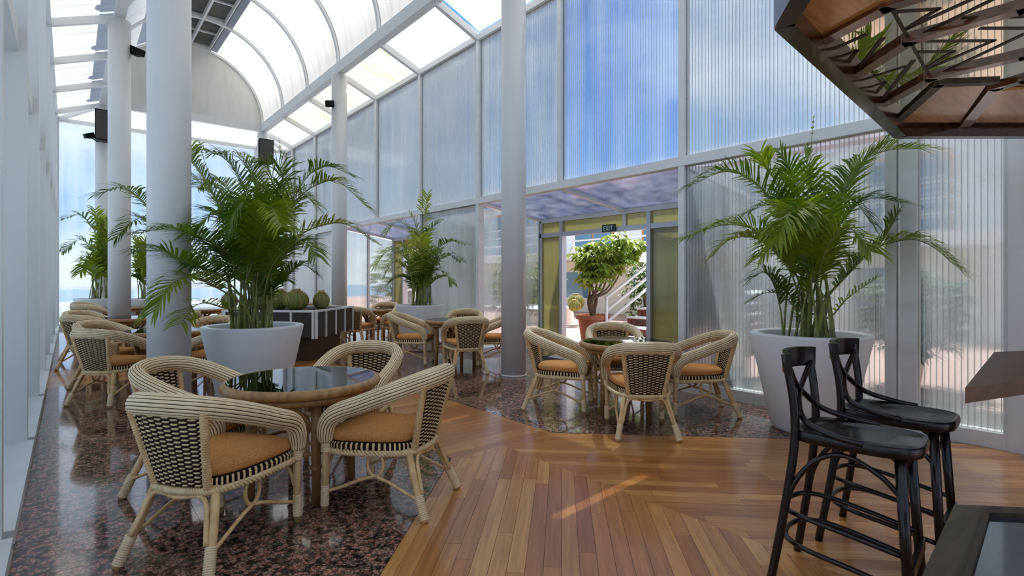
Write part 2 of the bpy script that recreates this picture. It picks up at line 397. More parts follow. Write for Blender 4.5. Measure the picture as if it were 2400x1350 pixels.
def slabs(region):
    hs = halfplanes(region); xs = [p[0] for p in region]; ys = [p[1] for p in region]
    x = -.24
    while x < max(xs):
        y = math.floor(min(ys) / .79) * .79
        while y < max(ys):
            w = clip([(x + .0009, y + .0009), (x + .789, y + .0009), (x + .789, y + .789), (x + .0009, y + .789)], hs)
            if w and abs(area(w)) > .002: MB().prism(w, -.014, 0).build('granite_slab', 'granite', floor)
            y += .79
        x += .79
slabs([(TL, S0 - (L0 - TL)), (L0 - .006, S0), (L0 - .006, 8.6), (TL, 8.6)])
slabs([(L1 + .006, S0), (5.75, S0 - (5.75 - L1)), (5.75, 8.6), (L1 + .006, 8.6)])
slabs([(TL, 10.15), (L0, 10.15), (L0, SE), (TL, SE)]); slabs([(L1, 10.15), (5.75, 10.15), (5.75, SE), (L1, SE)])
slabs([(5.75, 3.62), (7.2, 3.62), (7.2, 7.65), (5.75, 7.65)]); slabs([(5.75, 9.78), (7.2, 9.78), (7.2, 13.8), (5.75, 13.8)])
MB().box(-.6, 7.2, -3, 19, -.12, -.009).build('floor_bed', 'dark_base', floor)
MB().box(-.55, 9, -3, -.6, -.009, 0).build('floor_back', 'panel_wood', floor)
MB().box(6.4, 9, -.6, .6, -.12, 0).build('floor_side', 'panel_wood', floor)

# ---- right glass wall
wr = thing('wall_right', kind='structure')
post_s = [.71, 1.49] + G[3:] + [SE]
for s in post_s:
    MB().box(TR - .02, TR + .10, s - .04, s + .04, ZM if abs(s - G[4]) < .1 or abs(s - G[7]) < .1 else 0, ZR + .03).build('post', 'white_trim', wr)
MB().box(TR - .03, TR + .1, .71, SE, ZR - .05, ZR + .05).build('top_rail', 'white_trim', wr)
MB().box(TR - .03, TR + .1, .71, SE, ZM - .055, ZM + .055).build('middle_rail', 'white_trim', wr)
MB().box(TR - .02, TR + .1, 1.30, 1.42, 0, ZM).build('door_post', 'white_trim', wr)
MB().box(TR - .05, TR + .13, .60, .72, 0, ZR).build('corner_post', 'white_trim', wr)
porch = [(3.585, 7.695), (9.75, 13.86)]
def in_porch(s): return any(a < s < b for a, b in porch)
for i in range(len(post_s) - 1):
    a, b = post_s[i] + .04, post_s[i + 1] - .04; mid = (a + b) / 2
    if b - a < .1: continue
    near = mid < 8
    up = 'pane_clear' if 3.5 < mid < 5.7 else ('pane_ribbed' if mid < 3.5 else ('pane_milky' if mid < 16 else 'pane_ribbed'))
    if mid > 5.7 and i % 2: up = 'pane_ribbed'
    spans = [(ZM + .055, ZR - .05, up)]
    if not in_porch(mid): spans.append((.12, ZM - .055, 'pane_ribbed' if mid < 3.5 else 'pane_milky'))
    for z0, z1, mt in spans:
        p = MB().box(TR + .03, TR + .046, a, b, z0, z1).build('pane', mt, wr)
        fl_ = MB(); y = a + .02
        while y < b:
            fl_.box(TR + .046, TR + .056, y - .0022, y + .0022, z0, z1); y += .041
        tag(fl_.build('fluting', 'flute', p), kind='stuff')
    if not in_porch(mid):
        MB().box(TR - .04, TR + .1, a - .04, b + .04, 0, .12).build('sill', 'white_trim', wr)
# blind part of the wall beyond the corner, by the bar
MB().box(TR + .0, TR + .12, -3, .60, 0, 3.4).build('blind_wall', 'plaster', wr)

# ---- porches (entrance lobbies) outside the right wall
def make_porch(k, s0, s1):
    T1 = 7.14; zt = 2.47
    w = thing('wall_porch' + ('' if k == 0 else '_far'), kind='structure')
    for s in (s0, s1):                                  # side walls: posts, pane
        MB().box(T1 - .05, T1 + .05, s - .04, s + .04, 0, zt).build('post', 'white_trim', w)
        MB().box(6.32, 6.38, s - .03, s + .03, 0, 2.56).build('post', 'white_trim', w)
        for a, b in ((TR + .1, 6.32), (6.38, T1 - .05)):
            za = ZM - .07 - (a - TR) / (T1 - TR) * (ZM - zt); zb = ZM - .07 - (b - TR) / (T1 - TR) * (ZM - zt)
            MB().hexa([V(a, s - .008, .1), V(b, s - .008, .1), V(b, s - .008, zb), V(a, s - .008, za)], [V(a, s + .008, .1), V(b, s + .008, .1), V(b, s + .008, zb), V(a, s + .008, za)]).build('pane', 'pane_ribbed', w)
        MB().box(TR + .1, T1, s - .03, s + .03, 0, .1).build('sill', 'white_trim', w)
        MB().bar((TR + .05, s, ZM - .03), (T1, s, zt), .07, .07).build('roof_beam', 'white_trim', w)
    m = (s0 + s1) / 2
    MB().bar((TR + .05, m, ZM - .03), (T1, m, zt), .06, .08).build('roof_beam', 'white_trim', w)
    for a, b in ((s0 + .035, m - .03), (m + .03, s1 - .035)):
        MB().hexa([V(TR + .08, a, ZM - .02), V(T1, a, zt + .01), V(T1, b, zt + .01), V(TR + .08, b, ZM - .02)], [V(TR + .08, a, ZM - .01), V(T1, a, zt + .02), V(T1, b, zt + .02), V(TR + .08, b, ZM - .01)]).build('roof_pane', 'pane_porch', w)
    MB().box(T1 - .05, T1 + .05, s0, s1, zt - .06, zt + .04).build('head_rail', 'white_trim', w)
    d0, d1 = s0 + 1.56, s1 - .59                        # door opening
    MB().box(T1 - .05, T1 + .05, s0, s1, 2.13, 2.21).build('door_head', 'aluminium', w)
    for s in (d0, d1): MB().box(T1 - .06, T1 + .06, s - .035, s + .035, 0, 2.41).build('door_jamb', 'aluminium', w)
    MB().box(T1 - .04, T1 + .04, m - .03, m + .03, 2.21, 2.41).build('mullion', 'white_trim', w)
    for a, b in ((s0 + .04, d0 - .035), (d1 + .035, s1 - .04)):
        MB().box(T1 - .012, T1 + .012, a, b, .02, 2.13).build('side_panel', 'pane_olive', w)
    for a, b in ((s0 + .04, d0 - .035), (d0 + .035, m - .03), (m + .03, d1 - .035), (d1 + .035, s1 - .04)):
        MB().box(T1 - .008, T1 + .008, a, b, 2.21, 2.41).build('transom_pane', 'pane_olive', w)
    # open door leaves folded out against the courtyard side
    for s, sg in ((d0, 1), (d1, -1)):
        dr = thing('door_%d' % (2 * k + (1 if sg > 0 else 2)), kind='structure', loc=(T1 + .06, s, 0))
        dr.rotation_euler = (0, 0, math.radians(48) if sg < 0 else math.radians(-84))
        q = MB(); x0, x1 = 0, .94
        for a, b in ((x0, x0 + .06), (x1 - .06, x1)): q.box(a, b, -.02, .02, .03, 2.12)
        for a, b in ((.03, .14), (1.0, 1.06), (2.04, 2.12)): q.box(x0, x1, -.02, .02, a, b)
        q.build('leaf_frame', 'aluminium', dr, world=False)
        MB().box(x0 + .06, x1 - .06, -.006, .006, .14, 2.04).build('pane', 'pane_ribbed', dr, world=False)
        MB().tube([V(x1 - .03, -.03 * sg, .9), V(x1 - .03, -.07 * sg, .95), V(x1 - .03, -.07 * sg, 1.15), V(x1 - .03, -.03 * sg, 1.2)], .011).build('handle', 'aluminium', dr, smooth=True, world=False)
    return d0, d1, m
d0, d1, pm = make_porch(0, *porch[0]); make_porch(1, *porch[1])
es = thing('exit_sign', 'green exit sign with white letters above the open door', 'sign', loc=(7.05, 5.93, 2.17))
MB().box(7.05, 7.075, 5.79, 6.07, 2.13, 2.255).build('sign_plate', 'sign_green', es)
tx = MB()                                              # the word EXIT, letters as little bars facing the hall
def letters():
    h = .074; wd = .038; x = 7.046; z0 = 2.155; th = .011; y = 6.035
    def b_(ya, za, yb, zb): tx.bar((x, y - ya, z0 + za), (x, y - yb, z0 + zb), .006, th, up=(0, 1, 0) if abs(yb - ya) < 1e-6 else (0, 0, 1))
    # E
    b_(th / 2, 0, th / 2, h)
    for k in (th / 2, h / 2, h - th / 2): b_(0, k, wd, k)
    y -= .057
    b_(0, 0, wd + .006, h); b_(0, h, wd + .006, 0); y -= .066
    b_(th / 2, 0, th / 2, h); y -= .03
    b_(0, h - th / 2, wd + .006, h - th / 2); b_(wd / 2 + .003, 0, wd / 2 + .003, h)
letters(); tx.build('lettering', 'sign_white', es)

# ---- left glass wall with deep piers
wl = thing('wall_left', kind='structure')
left_s = G + [SE]
for s in left_s: MB().box(TL - .3, TL, s - .05, s + .05, 0, ZR + .1).build('pier', 'white_paint', wl)
for i in range(len(left_s) - 1):
    a, b = left_s[i] + .05, left_s[i + 1] - .05
    if b - a < .1: continue
    MB().box(TL - .3, TL - .05, a, b, 3.08, 3.28).build('transom', 'white_paint', wl)
    MB().box(TL - .3, TL + .04, a, b, 0, .07).build('sill', 'white_paint', wl)
    for z0, z1 in ((.07, 3.08), (3.28, ZR)):
        MB().box(TL - .2, TL - .184, a, b, z0, z1).build('pane', 'pane_left', wl)
MB().box(TL - .3, TL + .02, G[0], SE, ZR - .05, ZR + .06).build('top_rail', 'white_paint', wl)

# ---- end wall
we = thing('wall_end', kind='structure')
end_t = [TL, CL, 2.35, CR, TR]
for t in end_t: MB().box(t - .04, t + .04, SE - .02, SE + .08, 0, ZR).build('post', 'white_trim', we)
MB().box(TL, TR, SE - .03, SE + .08, ZR - .05, ZR + .05).build('top_rail', 'white_trim', we)
MB().box(TL, TR, SE - .03, SE + .08, 0, .12).build('sill', 'white_trim', we)
for i in range(4): MB().box(end_t[i] + .04, end_t[i + 1] - .04, SE + .02, SE + .036, .12, ZR - .05).build('pane', 'pane_end', we)
# ---- wall behind the camera
wn = thing('wall_near', kind='structure')
for k in range(5): MB().box(TL + 1.45 * k - .04, TL + 1.45 * k + .04, -3.0, -2.9, 0, ZR).build('post', 'white_trim', wn)
for z in (.06, ZM, ZR): MB().box(TL, TR, -3.01, -2.9, z - .06, z + .06).build('rail', 'white_trim', wn)
for k in range(4): MB().box(TL + 1.45 * k + .04, TL + 1.45 * (k + 1) - .04, -2.96, -2.944, .12, ZR - .06).build('pane', 'pane_end', wn)
q = MB(); g = arc_pts = [V(CM + RV_ * math.cos(PI * k / 24), -2.6, ZB + .22 + RV_ * math.sin(PI * k / 24)) for k in range(25)]
q.v = g; q.face(tuple(range(25))); q.build('gable_sheet', 'roof_sheet', wn)
MB().box(TR + .12, 9, -2.95, .9, 3.3, 3.45).build('ceiling_bar', 'plaster')['kind'] = 'structure'  # unseen ceiling added over the bar to block daylight there
MB().box(8.9, 9.0, -2.95, .9, 0, 3.3).build('wall_bar', 'plaster')['kind'] = 'structure'  # unseen wall added beyond the bar, keeps light out from that side

# ---- columns
cols = [(CL, G[4], 'large white round column behind the nearest table, left row'), (CL, G[7], 'slim white round column of the left row, second from the front'),
        (CL, G[10], 'farthest white column of the left row with a black loudspeaker'), (CR, G[4], 'white round column standing on granite between two table groups'),
        (CR, G[7], 'white round column of the right row behind the cactus planter'), (CR, G[10], 'farthest white column of the right row with black loudspeaker in the corner')]
for t, s, lb in cols:
    c_ = thing('column', lb, 'column', loc=(t, s, 0), group='white round columns')
    MB().lathe([(0, 0), (.17, 0), (.17, ZB - .04), (0, ZB - .04)], 40, (t, s, 0)).build('shaft', 'white_paint', c_, smooth=False)
    c_.children[0].data.polygons.foreach_set('use_smooth', [len(p.vertices) == 4 and abs(p.normal.z) < .5 for p in c_.children[0].data.polygons])
    MB().lathe([(.12, ZB - .04), (.12, ZB), (0, ZB)], 24, (t, s, 0)).build('cap', 'white_paint', c_)
    MB().lathe([(.171, 0), (.178, 0), (.178, .02), (.171, .025)], 40, (t, s, 0)).build('foot_ring', 'white_trim', c_, smooth=True)

# ---- roof: vault, lean-to strips, gable
ce = thing('ceiling', kind='structure')
for t in (CL, CR): MB().box(t - .08, t + .08, G[0], G[10] + .08, ZB, ZB + .24).build('edge_beam', 'white_paint', ce)
ZV = ZB + .22
def arc(a0, a1, s, n=16, r=RV_): return [V(CM + r * math.cos(a0 + (a1 - a0) * k / n), s, ZV + r * math.sin(a0 + (a1 - a0) * k / n)) for k in range(n + 1)]
AV = math.acos(.52 / RV_)                                    # vent strip half width .52
for i, s in enumerate(G):
    MB().sweep(arc(0, PI, s, 40), [(-.045, -.05, 0), (.045, -.05, 0), (.045, .05, 0), (-.045, .05, 0)], up=(-1, 0, 0)).build('vault_rib', 'white_trim', ce)
    for t in (CL, CR):
        MB().box(t - .02, t + .02, s - .02, s + .02, ZB + .22, ZB + .34).build('rib_shoe', 'aluminium', ce)
for i in range(len(G) - 1):
    a, b = G[i] + .03, G[i + 1] - .03
    for a0, a1 in ((.02, AV), (PI - AV, PI - .02)):
        q = MB(); p0 = arc(a0, a1, a, 14); p1 = arc(a0, a1, b, 14); q.v = p0 + p1
        for k in range(14): q.face((k, k + 1, 15 + k + 1, 15 + k))
        q.build('vault_sheet', 'roof_sheet', ce, smooth=True)
    # ridge vent: dark glass squares between bars, on a raised kerb
    zr = ZV + RV_ * math.sin(AV)
    for x0, x1 in ((CM - .50, CM - .02), (CM + .02, CM + .50)):
        for ya, yb in ((a, (a + b) / 2 - .02), ((a + b) / 2 + .02, b)):
            MB().box(x0, x1, ya, yb, zr + .14, zr + .15).build('vent_pane', 'vent_glass', ce)
    MB().box(CM - .9, CM + .9, a - .03, b + .03, zr + .42, zr + .45).build('vent_shade', 'dark_panel', ce)  # unseen cover added above the ridge to shade the sheets below
    MB().box(CM - .5, CM + .5, (a + b) / 2 - .025, (a + b) / 2 + .025, zr + .10, zr + .17).build('vent_bar', 'white_trim', ce)
for x in (CM - .52, CM, CM + .52): MB().box(x - .025, x + .025, G[0], G[10], zr + .0, zr + .18).build('vent_bar', 'white_trim', ce)
for s in G: MB().box(CM - .5, CM + .5, s - .03, s + .03, zr + .08, zr + .17).build('vent_bar', 'white_trim', ce)
# lean-to strips on both sides
for side, tb, tw in ((0, CL, TL), (1, CR, TR)):
    for i, s in enumerate(G):
        MB().bar((tb, s, ZB + .02), (tw, s, ZR), .08, .12).build('rafter', 'white_paint', ce)
    for i in range(len(G) - 1):
        a, b = G[i] + .04, G[i + 1] - .04
        q = MB(); q.v = [V(tb, a, ZB + .14), V(tw, a, ZR + .1), V(tw, b, ZR + .1), V(tb, b, ZB + .14)]; q.face((0, 1, 2, 3))
        q.build('side_sheet', 'roof_sheet_stained' if (side and i in (6, 7, 8)) else 'roof_sheet', ce)
# gable and the hipped end
gz = ZB + .0
q = MB(); g = arc(0, PI, G[10] + .02, 40); q.v = [V(p.x, p.y, p.z) for p in g] + [V(p.x, p.y + .02, p.z) for p in g]
q.face(tuple(range(41))); q.face(tuple(reversed(range(41, 82))))
for k in range(40): q.face((k, k + 41, k + 42, k + 1))
q.build('gable_sheet', 'pale_gable', ce)
MB().box(CM - .03, CM + .03, G[10] - .03, G[10] + .02, ZV, ZV + RV_).build('gable_bar', 'white_trim', ce)
MB().box(CL, CR, G[10] - .06, G[10] + .06, ZB, ZB + .2).build('gable_beam', 'white_paint', ce)
for t, tw in ((CL, TL), (CR, TR)):
    MB().bar((t, G[10], ZB + .02), (tw, SE, ZR), .08, .1).build('hip_rafter', 'white_paint', ce)
    q = MB(); q.v = [V(t, G[10] + .02, ZB + .14), V(tw, G[10], ZR + .1), V(tw, SE, ZR + .1)]; q.face((0, 1, 2)); q.build('side_sheet', 'roof_sheet', ce)
for t in (CL, 2.35, CR): MB().bar((t, G[10], ZB + .02), (t, SE, ZR), .06, .1).build('rafter', 'white_paint', ce)
for x0, x1, y0, y1 in ((CL, 2.32, CL, 2.32), (2.38, CR, 2.38, CR)):
    q = MB(); q.v = [V(x0, G[10] + .06, ZB + .13), V(x1, G[10] + .06, ZB + .13), V(x1, SE, ZR + .1), V(x0, SE, ZR + .1)]; q.face((0, 1, 2, 3)); q.build('side_sheet', 'roof_sheet', ce)
for t, tw in ((CL, TL), (CR, TR)):
    q = MB(); q.v = [V(t, G[10] + .06, ZB + .13), V(t, SE, ZR + .1), V(tw, SE, ZR + .1)]; q.face((0, 1, 2)); q.build('side_sheet', 'roof_sheet', ce)
# ------------------------------------------------------------------ rattan armchair
def wrap_tube(q, p0, p1, r, rings, m=0):
    p0 = Vector(p0); p1 = Vector(p1); pts = []; rad = []
    for i in range(rings * 3 + 1):
        f = i / (rings * 3); pts.append(p0.lerp(p1, f)); rad.append(r * (1.0 if i % 3 else .86))
    q.tube(pts, rad, 8, m)
def seat_outline(sc=1.0, n=56):
    """rounded seat: wide front, narrower round back"""
    key = [(0, .295), (.15, .292), (.235, .27), (.262, .20), (.255, .05), (.225, -.12), (.17, -.235), (.08, -.268), (0, -.275)]
    pts = catmull([(x, y, 0) for x, y in key], 5)
    full = pts[:-1] + [V(-p.x, p.y, 0) for p in reversed(pts[1:])] 
    return [V(p.x * sc, p.y * sc + (0), 0) for p in full]
def make_chair():
    t = thing('rattan_armchair')
    # thick rail of rattan rods that runs from one front leg round the back to the other
    half = [(.272, .262, .405), (.274, .262, .45), (.277, .25, .505), (.283, .215, .553), (.29, .15, .59), (.298, .03, .633), (.297, -.10, .682), (.272, -.225, .727), (.205, -.315, .757), (.11, -.358, .770), (0, -.372, .774)]
    key = [V(*p) for p in half]; key = key + [V(-p.x, p.y, p.z) for p in reversed(key[:-1])]
    path = catmull(key, 4)
    prof = []; ns = 17
    for i in range(ns):
        for k, f in enumerate((.0, .26, .52, .78)):
            a = 2 * PI * (i + f) / ns; b = 1 - .10 * (1 - math.sin(PI * (f / .78 * .8 + .1)))
            prof.append((.053 * b * math.cos(a), .046 * b * math.sin(a), 1 if k == 3 else 0))
    n = len(path); sc = [1.0 - .22 * max(0, 1 - min(i, n - 1 - i) / 6) for i in range(n)]
    MB().sweep(path, prof, up=(1, 0, 0), scale=sc).build('arm_rail', ['cane', 'groove'], t, smooth=True, world=False)
    # woven back between two bound posts
    def bp(u, v):
        w = .145 + .055 * v
        return V(u * w, -.262 - .085 * v - .022 * (1 - u * u) - .01 * v * (1 - u * u), .375 + .37 * v)
    q = MB(); rows = 34; cols_ = 9; smp = cols_ * 3
    for r in range(rows):
        v0 = (r + .06) / rows; v1 = (r + .94) / rows; k0 = len(q.v)
        for i in range(smp + 1):
            u = -1 + 2 * i / smp; off = .0065 * math.cos(PI * (i / smp * cols_ + r))
            for v, e in ((v0, -.002), ((v0 + v1) / 2, .0025), (v1, -.002)):
                p = bp(u, v); q.v.append(V(p.x, p.y - off - (e if off > 0 else -e), p.z))
        for i in range(smp):
            for k in range(2): q.face((k0 + i * 3 + k, k0 + i * 3 + 3 + k, k0 + i * 3 + 4 + k, k0 + i * 3 + 1 + k))
    o = q.build('back_weave', 'wicker', t, smooth=True, world=False)
    q = MB(); N = 8
    for sgn in (-.0022, .0022):
        k0 = len(q.v)
        for i in range(N + 1):
            for j in range(5): p = bp(-1 + 2 * i / N, j / 4); q.v.append(V(p.x, p.y + sgn, p.z))
        for i in range(N):
            for j in range(4): q.face((k0 + i * 5 + j, k0 + i * 5 + 5 + j, k0 + i * 5 + 6 + j, k0 + i * 5 + 1 + j))
    q.build('weave_gap_shade', 'groove', o, world=False)  # thin dark sheet added inside the weave, darkens its gaps like shade
    for sx in (-1, 1):
        q = MB(); a, b = bp(sx * 1.06, -.02), bp(sx * 1.06, 1.0)
        wrap_tube(q, a, b, .021, 30); q.build('back_post', 'cane_pole', t, smooth=True, world=False)
    # seat: woven apron, plaited edge, cushion
    ol = seat_outline(); N = len(ol)
    q = MB(); k0 = 0
    for i in range(N * 3):
        p = ol[i // 3].lerp(ol[(i // 3 + 1) % N], (0, .3, .72)[i % 3]); g = 1.0 if i % 3 else .962
        for z, e in ((.352, .97), (.37, 1.0), (.392, 1.0), (.405, .97)): q.v.append(V(p.x * g * e, p.y * g * e, z))
    for i in range(N * 3):
        j = (i + 1) % (N * 3)
        for k in range(3): q.face((i * 4 + k, j * 4 + k, j * 4 + k + 1, i * 4 + k + 1), 0 if i % 3 == 1 else 1)
    q.face(tuple(i * 4 + 3 for i in range(N * 3)), 1); q.face(tuple(i * 4 for i in reversed(range(N * 3))), 1)
    ap = q.build('seat_apron', ['wicker', 'groove'], t, world=False)
    q = MB()
    for ph in range(3):
        pts = []
        for i in range(N * 3):
            f = i / 3; a = ol[int(f) % N].lerp(ol[(int(f) + 1) % N], f % 1); d = Vector((a.x, a.y, 0)).normalized()
            an = 2 * PI * (i / 6.0) + ph * 2 * PI / 3
            pts.append(V(a.x, a.y, .352) + d * (.010 + .011 * math.cos(an)) + V(0, 0, .012 * math.sin(an)))
        q.tube(pts, .0085, 5, 0, closed=True)
    q.build('plaited_edge', ['wicker'], ap, smooth=True, world=False)
    q = MB(); rings = [(.90, .404), (.955, .412), (.975, .430), (.965, .448), (.90, .463), (.6, .470)]
    for s, z in rings:
        for p in ol: q.v.append(V(p.x * s, p.y * s + .012, z))
    for r in range(len(rings) - 1):
        for i in range(N):
            j = (i + 1) % N; q.face((r * N + i, r * N + j, (r + 1) * N + j, (r + 1) * N + i))
    q.face(tuple((len(rings) - 1) * N + i for i in range(N))); q.face(tuple(reversed(range(N))))
    q.build('cushion', 'cushion', t, smooth=True, world=False)
    # legs with bound feet
    for sx in (-1, 1):
        q = MB().tube([V(sx * .268, .262, .42), V(sx * .262, .268, .2), V(sx * .262, .275, .0)], [.022, .021, .02], 10)
        lg = q.build('leg', 'cane_pole', t, smooth=True, world=False)
        q = MB(); wrap_tube(q, V(sx * .262, .2735, .03), V(sx * .262, .27, .15), .026, 12)
        q.build('binding', 'cane', lg, smooth=True, world=False); q = MB(); wrap_tube(q, V(sx * .268, .262, .345), V(sx * .270, .262, .435), .03, 7)
        q.build('binding', 'cane', lg, smooth=True, world=False)
        q = MB(); ft = V(sx * .262, -.372, 0); top = V(sx * .172, -.225, .37)
        q.tube([top, top.lerp(ft, .5) + V(0, .006, 0), ft], [.021, .021, .02], 10)
        lg = q.build('leg', 'cane_pole', t, smooth=True, world=False)
        q = MB(); wrap_tube(q, ft.lerp(top, .03), ft.lerp(top, .36), .028, 13); q.build('binding', 'cane', lg, smooth=True, world=False)
        # side stretcher: cane rising from both feet to a ring under the seat
        ff = V(sx * .25, .262, .11); rf = V(sx * .245, -.335, .11); c = V(sx * .225, -.04, .215)
        q = MB().tube(catmull([ff, V(sx * .243, .16, .145), V(sx * .235, .05, .19), c], 5), .0105, 7)
        q.tube(catmull([rf, V(sx * .238, -.24, .145), V(sx * .232, -.13, .19), c], 5), .0105, 7)
        q.tube([V(sx * .222, -.04 + .052 * math.sin(2 * PI * k / 20), .283 + .068 * math.cos(2 * PI * k / 20)) for k in range(20)], .0105, 7, closed=True)
        q.build('side_stretcher', 'cane_pole', t, smooth=True, world=False)
    a = [V(-.215, -.335, .14), V(-.19, -.305, .22), V(-.165, -.28, .30), V(-.12, -.272, .333), V(0, -.282, .322)]
    a = a + [V(-p.x, p.y, p.z) for p in reversed(a[:-1])]
    MB().tube(catmull(a, 4), .012, 7).build('rear_arch', 'cane_pole', t, smooth=True, world=False)
    a = [V(-.25, .262, .2), V(-.22, .262, .28), V(-.15, .265, .335), V(0, .27, .34)]; a = a + [V(-p.x, p.y, p.z) for p in reversed(a[:-1])]
    MB().tube(catmull(a, 4), .011, 7).build('front_arch', 'cane_pole', t, smooth=True, world=False)
    return t
# ------------------------------------------------------------------ round rattan table
TH = .70
def make_table():
    t = thing('rattan_table'); R = .44
    def ring(r, z, tr): return [V(r * math.cos(2 * PI * k / 64), r * math.sin(2 * PI * k / 64), z) for k in range(64)]
    MB().tube(ring(R - .005, TH - .028, 0), .029, 10, closed=True).build('rim', 'table_cane', t, smooth=True, world=False)
    MB().tube(ring(R - .055, TH - .078, 0), .026, 10, closed=True).build('rim', 'table_cane', t, smooth=True, world=False)
    MB().lathe([(0, TH - .035), (R - .02, TH - .035), (R - .02, TH - .025), (0, TH - .025)], 48).build('under_board', 'old_frame', t, world=False)
    MB().lathe([(0, TH - .008), (R - .012, TH - .008), (R - .008, TH - .004), (R - .012, TH), (0, TH)], 72).build('glass_top', 'table_glass', t, world=False)
    for k in range(4):
        a = PI / 4 + k * PI / 2 + .5; d = V(math.cos(a), math.sin(a), 0); e = V(-d.y, d.x, 0)
        lg = MB().tube([d * .30 + V(0, 0, TH - .1), d * .29 + V(0, 0, .35), d * .30], [.031, .029, .024], 12).build('leg', 'table_cane', t, smooth=True, world=False)
        for z in (.22, .44):
            q = MB(); wrap_tube(q, d * .293 + V(0, 0, z - .012), d * .293 + V(0, 0, z + .012), .034, 3); q.build('binding', 'table_cane', lg, smooth=True, world=False)
        for sg in (-1, 1):
            q = MB().tube(catmull([d * .29 + V(0, 0, .36), d * .295 + e * sg * .03 + V(0, 0, .46), d * .31 + e * sg * .10 + V(0, 0, .56), d * .31 + e * sg * .19 + V(0, 0, TH - .09)], 5), .0125, 7)
            q.build('brace', 'table_cane', lg, smooth=True, world=False)
    MB().tube([V(.29 * math.cos(2 * PI * k / 48), .29 * math.sin(2 * PI * k / 48), .30) for k in range(48)], .012, 7, closed=True).build('leg_hoop', 'table_cane', t, smooth=True, world=False)
    return t
CHAIR = [make_chair()]; TABLE = [make_table()]; used = {'c': False, 't': False}
def put(kind, proto, x, y, rz, label, cat, group):
    o = proto if not used[kind] else copy_tree(proto); used[kind] = True
    o.location = (x, y, 0); o.rotation_euler = (0, 0, rz); o.scale = (.96, .96, .985) if kind == 'c' else (1.02, 1.02, 1); tag(o, label, cat, group); return o
def place_group(tc, tlabel, chairs, trot=0):
    put('t', TABLE[0], tc[0], tc[1], trot, tlabel, 'table', 'round rattan tables')
    for (x, y, lb, *dr) in chairs:
        a = math.atan2(tc[1] - y, tc[0] - x) - PI / 2 + (dr[0] if dr else 0)      # chair looks at the table
        put('c', CHAIR[0], x, y, a, lb, 'chair', 'rattan armchairs')
place_group((1.14, 3.44), 'nearest round rattan table with reflecting glass top', [
    (.60, 3.04, 'rattan armchair nearest the camera on the left, seen from behind'),
    (1.48, 2.96, 'rattan armchair at the nearest table with one foot on the wood floor'),
    (.67, 3.90, 'rattan armchair on the far left of the nearest table, by the large column'),
    (1.69, 3.93, 'rattan armchair on the far right of the nearest table, half behind its top')], .2)
place_group((4.30, 3.38), 'round rattan table with glass top in front of the open door', [
    (3.86, 2.89, 'rattan armchair with its back to the camera at the door table'),
    (3.93, 3.92, 'rattan armchair in side view left of the door table'),
    (4.80, 2.93, 'rattan armchair right of the door table, beside the ribbed glass'),
    (4.78, 3.92, 'rattan armchair behind the door table, below the exit sign')], .1)
place_group((4.64, 6.97), 'round rattan table just left of the granite-standing column', [
    (4.38, 6.34, 'rattan armchair with its back to the camera at the table left of the column'),
    (4.16, 7.45, 'rattan armchair in side view in front of the white pot by the glass'),
    (5.18, 6.62, 'rattan armchair half hidden by the column on the right'),
    (5.12, 7.46, 'rattan armchair behind the table left of the column')])
place_group((4.83, 10.5), 'round rattan table between the cactus planter and the glass wall', [
    (4.34, 9.98, 'rattan armchair at the right end of the cactus planter, facing right'),
    (5.26, 10.02, 'rattan armchair right of the planter table, facing left'),
    (5.36, 10.98, 'rattan armchair at the planter table against the glass wall'),
    (4.36, 10.98, 'rattan armchair behind the cactus planter, only its rail showing')])
place_group((.92, 7.78), 'round rattan table hidden behind the large column', [
    (.40, 7.28, 'rattan armchair by the left wall, seen from behind, second row'),
    (.42, 8.26, 'rattan armchair by the left wall, facing the table behind the large column'),
    (1.42, 7.30, 'rattan armchair between the large column and the big white pot'),
    (1.42, 8.26, 'rattan armchair behind the rim of the big white pot')])
place_group((.80, 10.72), 'round rattan table in front of the second left column', [
    (.28, 10.22, 'rattan armchair of the third row by the left wall, nearer one'),
    (.30, 11.22, 'rattan armchair of the third row by the left wall, farther one'),
    (1.30, 10.24, 'rattan armchair of the third row, right side of its table')])
place_group((.92, 15.0), 'round rattan table in the far left corner of the hall', [
    (.40, 14.5, 'rattan armchair of the farthest row by the left wall, nearer one'),
    (.40, 15.5, 'rattan armchair of the farthest row by the left wall, farther one')])
place_group((2.2, 13.0), 'round rattan table in the middle of the far hall', [
    (1.72, 12.5, 'rattan armchair in the middle of the far hall, left side'),
    (2.75, 12.6, 'rattan armchair in the middle of the far hall, right side')])
place_group((4.75, 14.4), 'round rattan table in the far right corner of the hall', [
    (4.25, 13.95, 'rattan armchair in the far right corner, nearer one'),
    (4.3, 14.95, 'rattan armchair in the far right corner, farther one')])

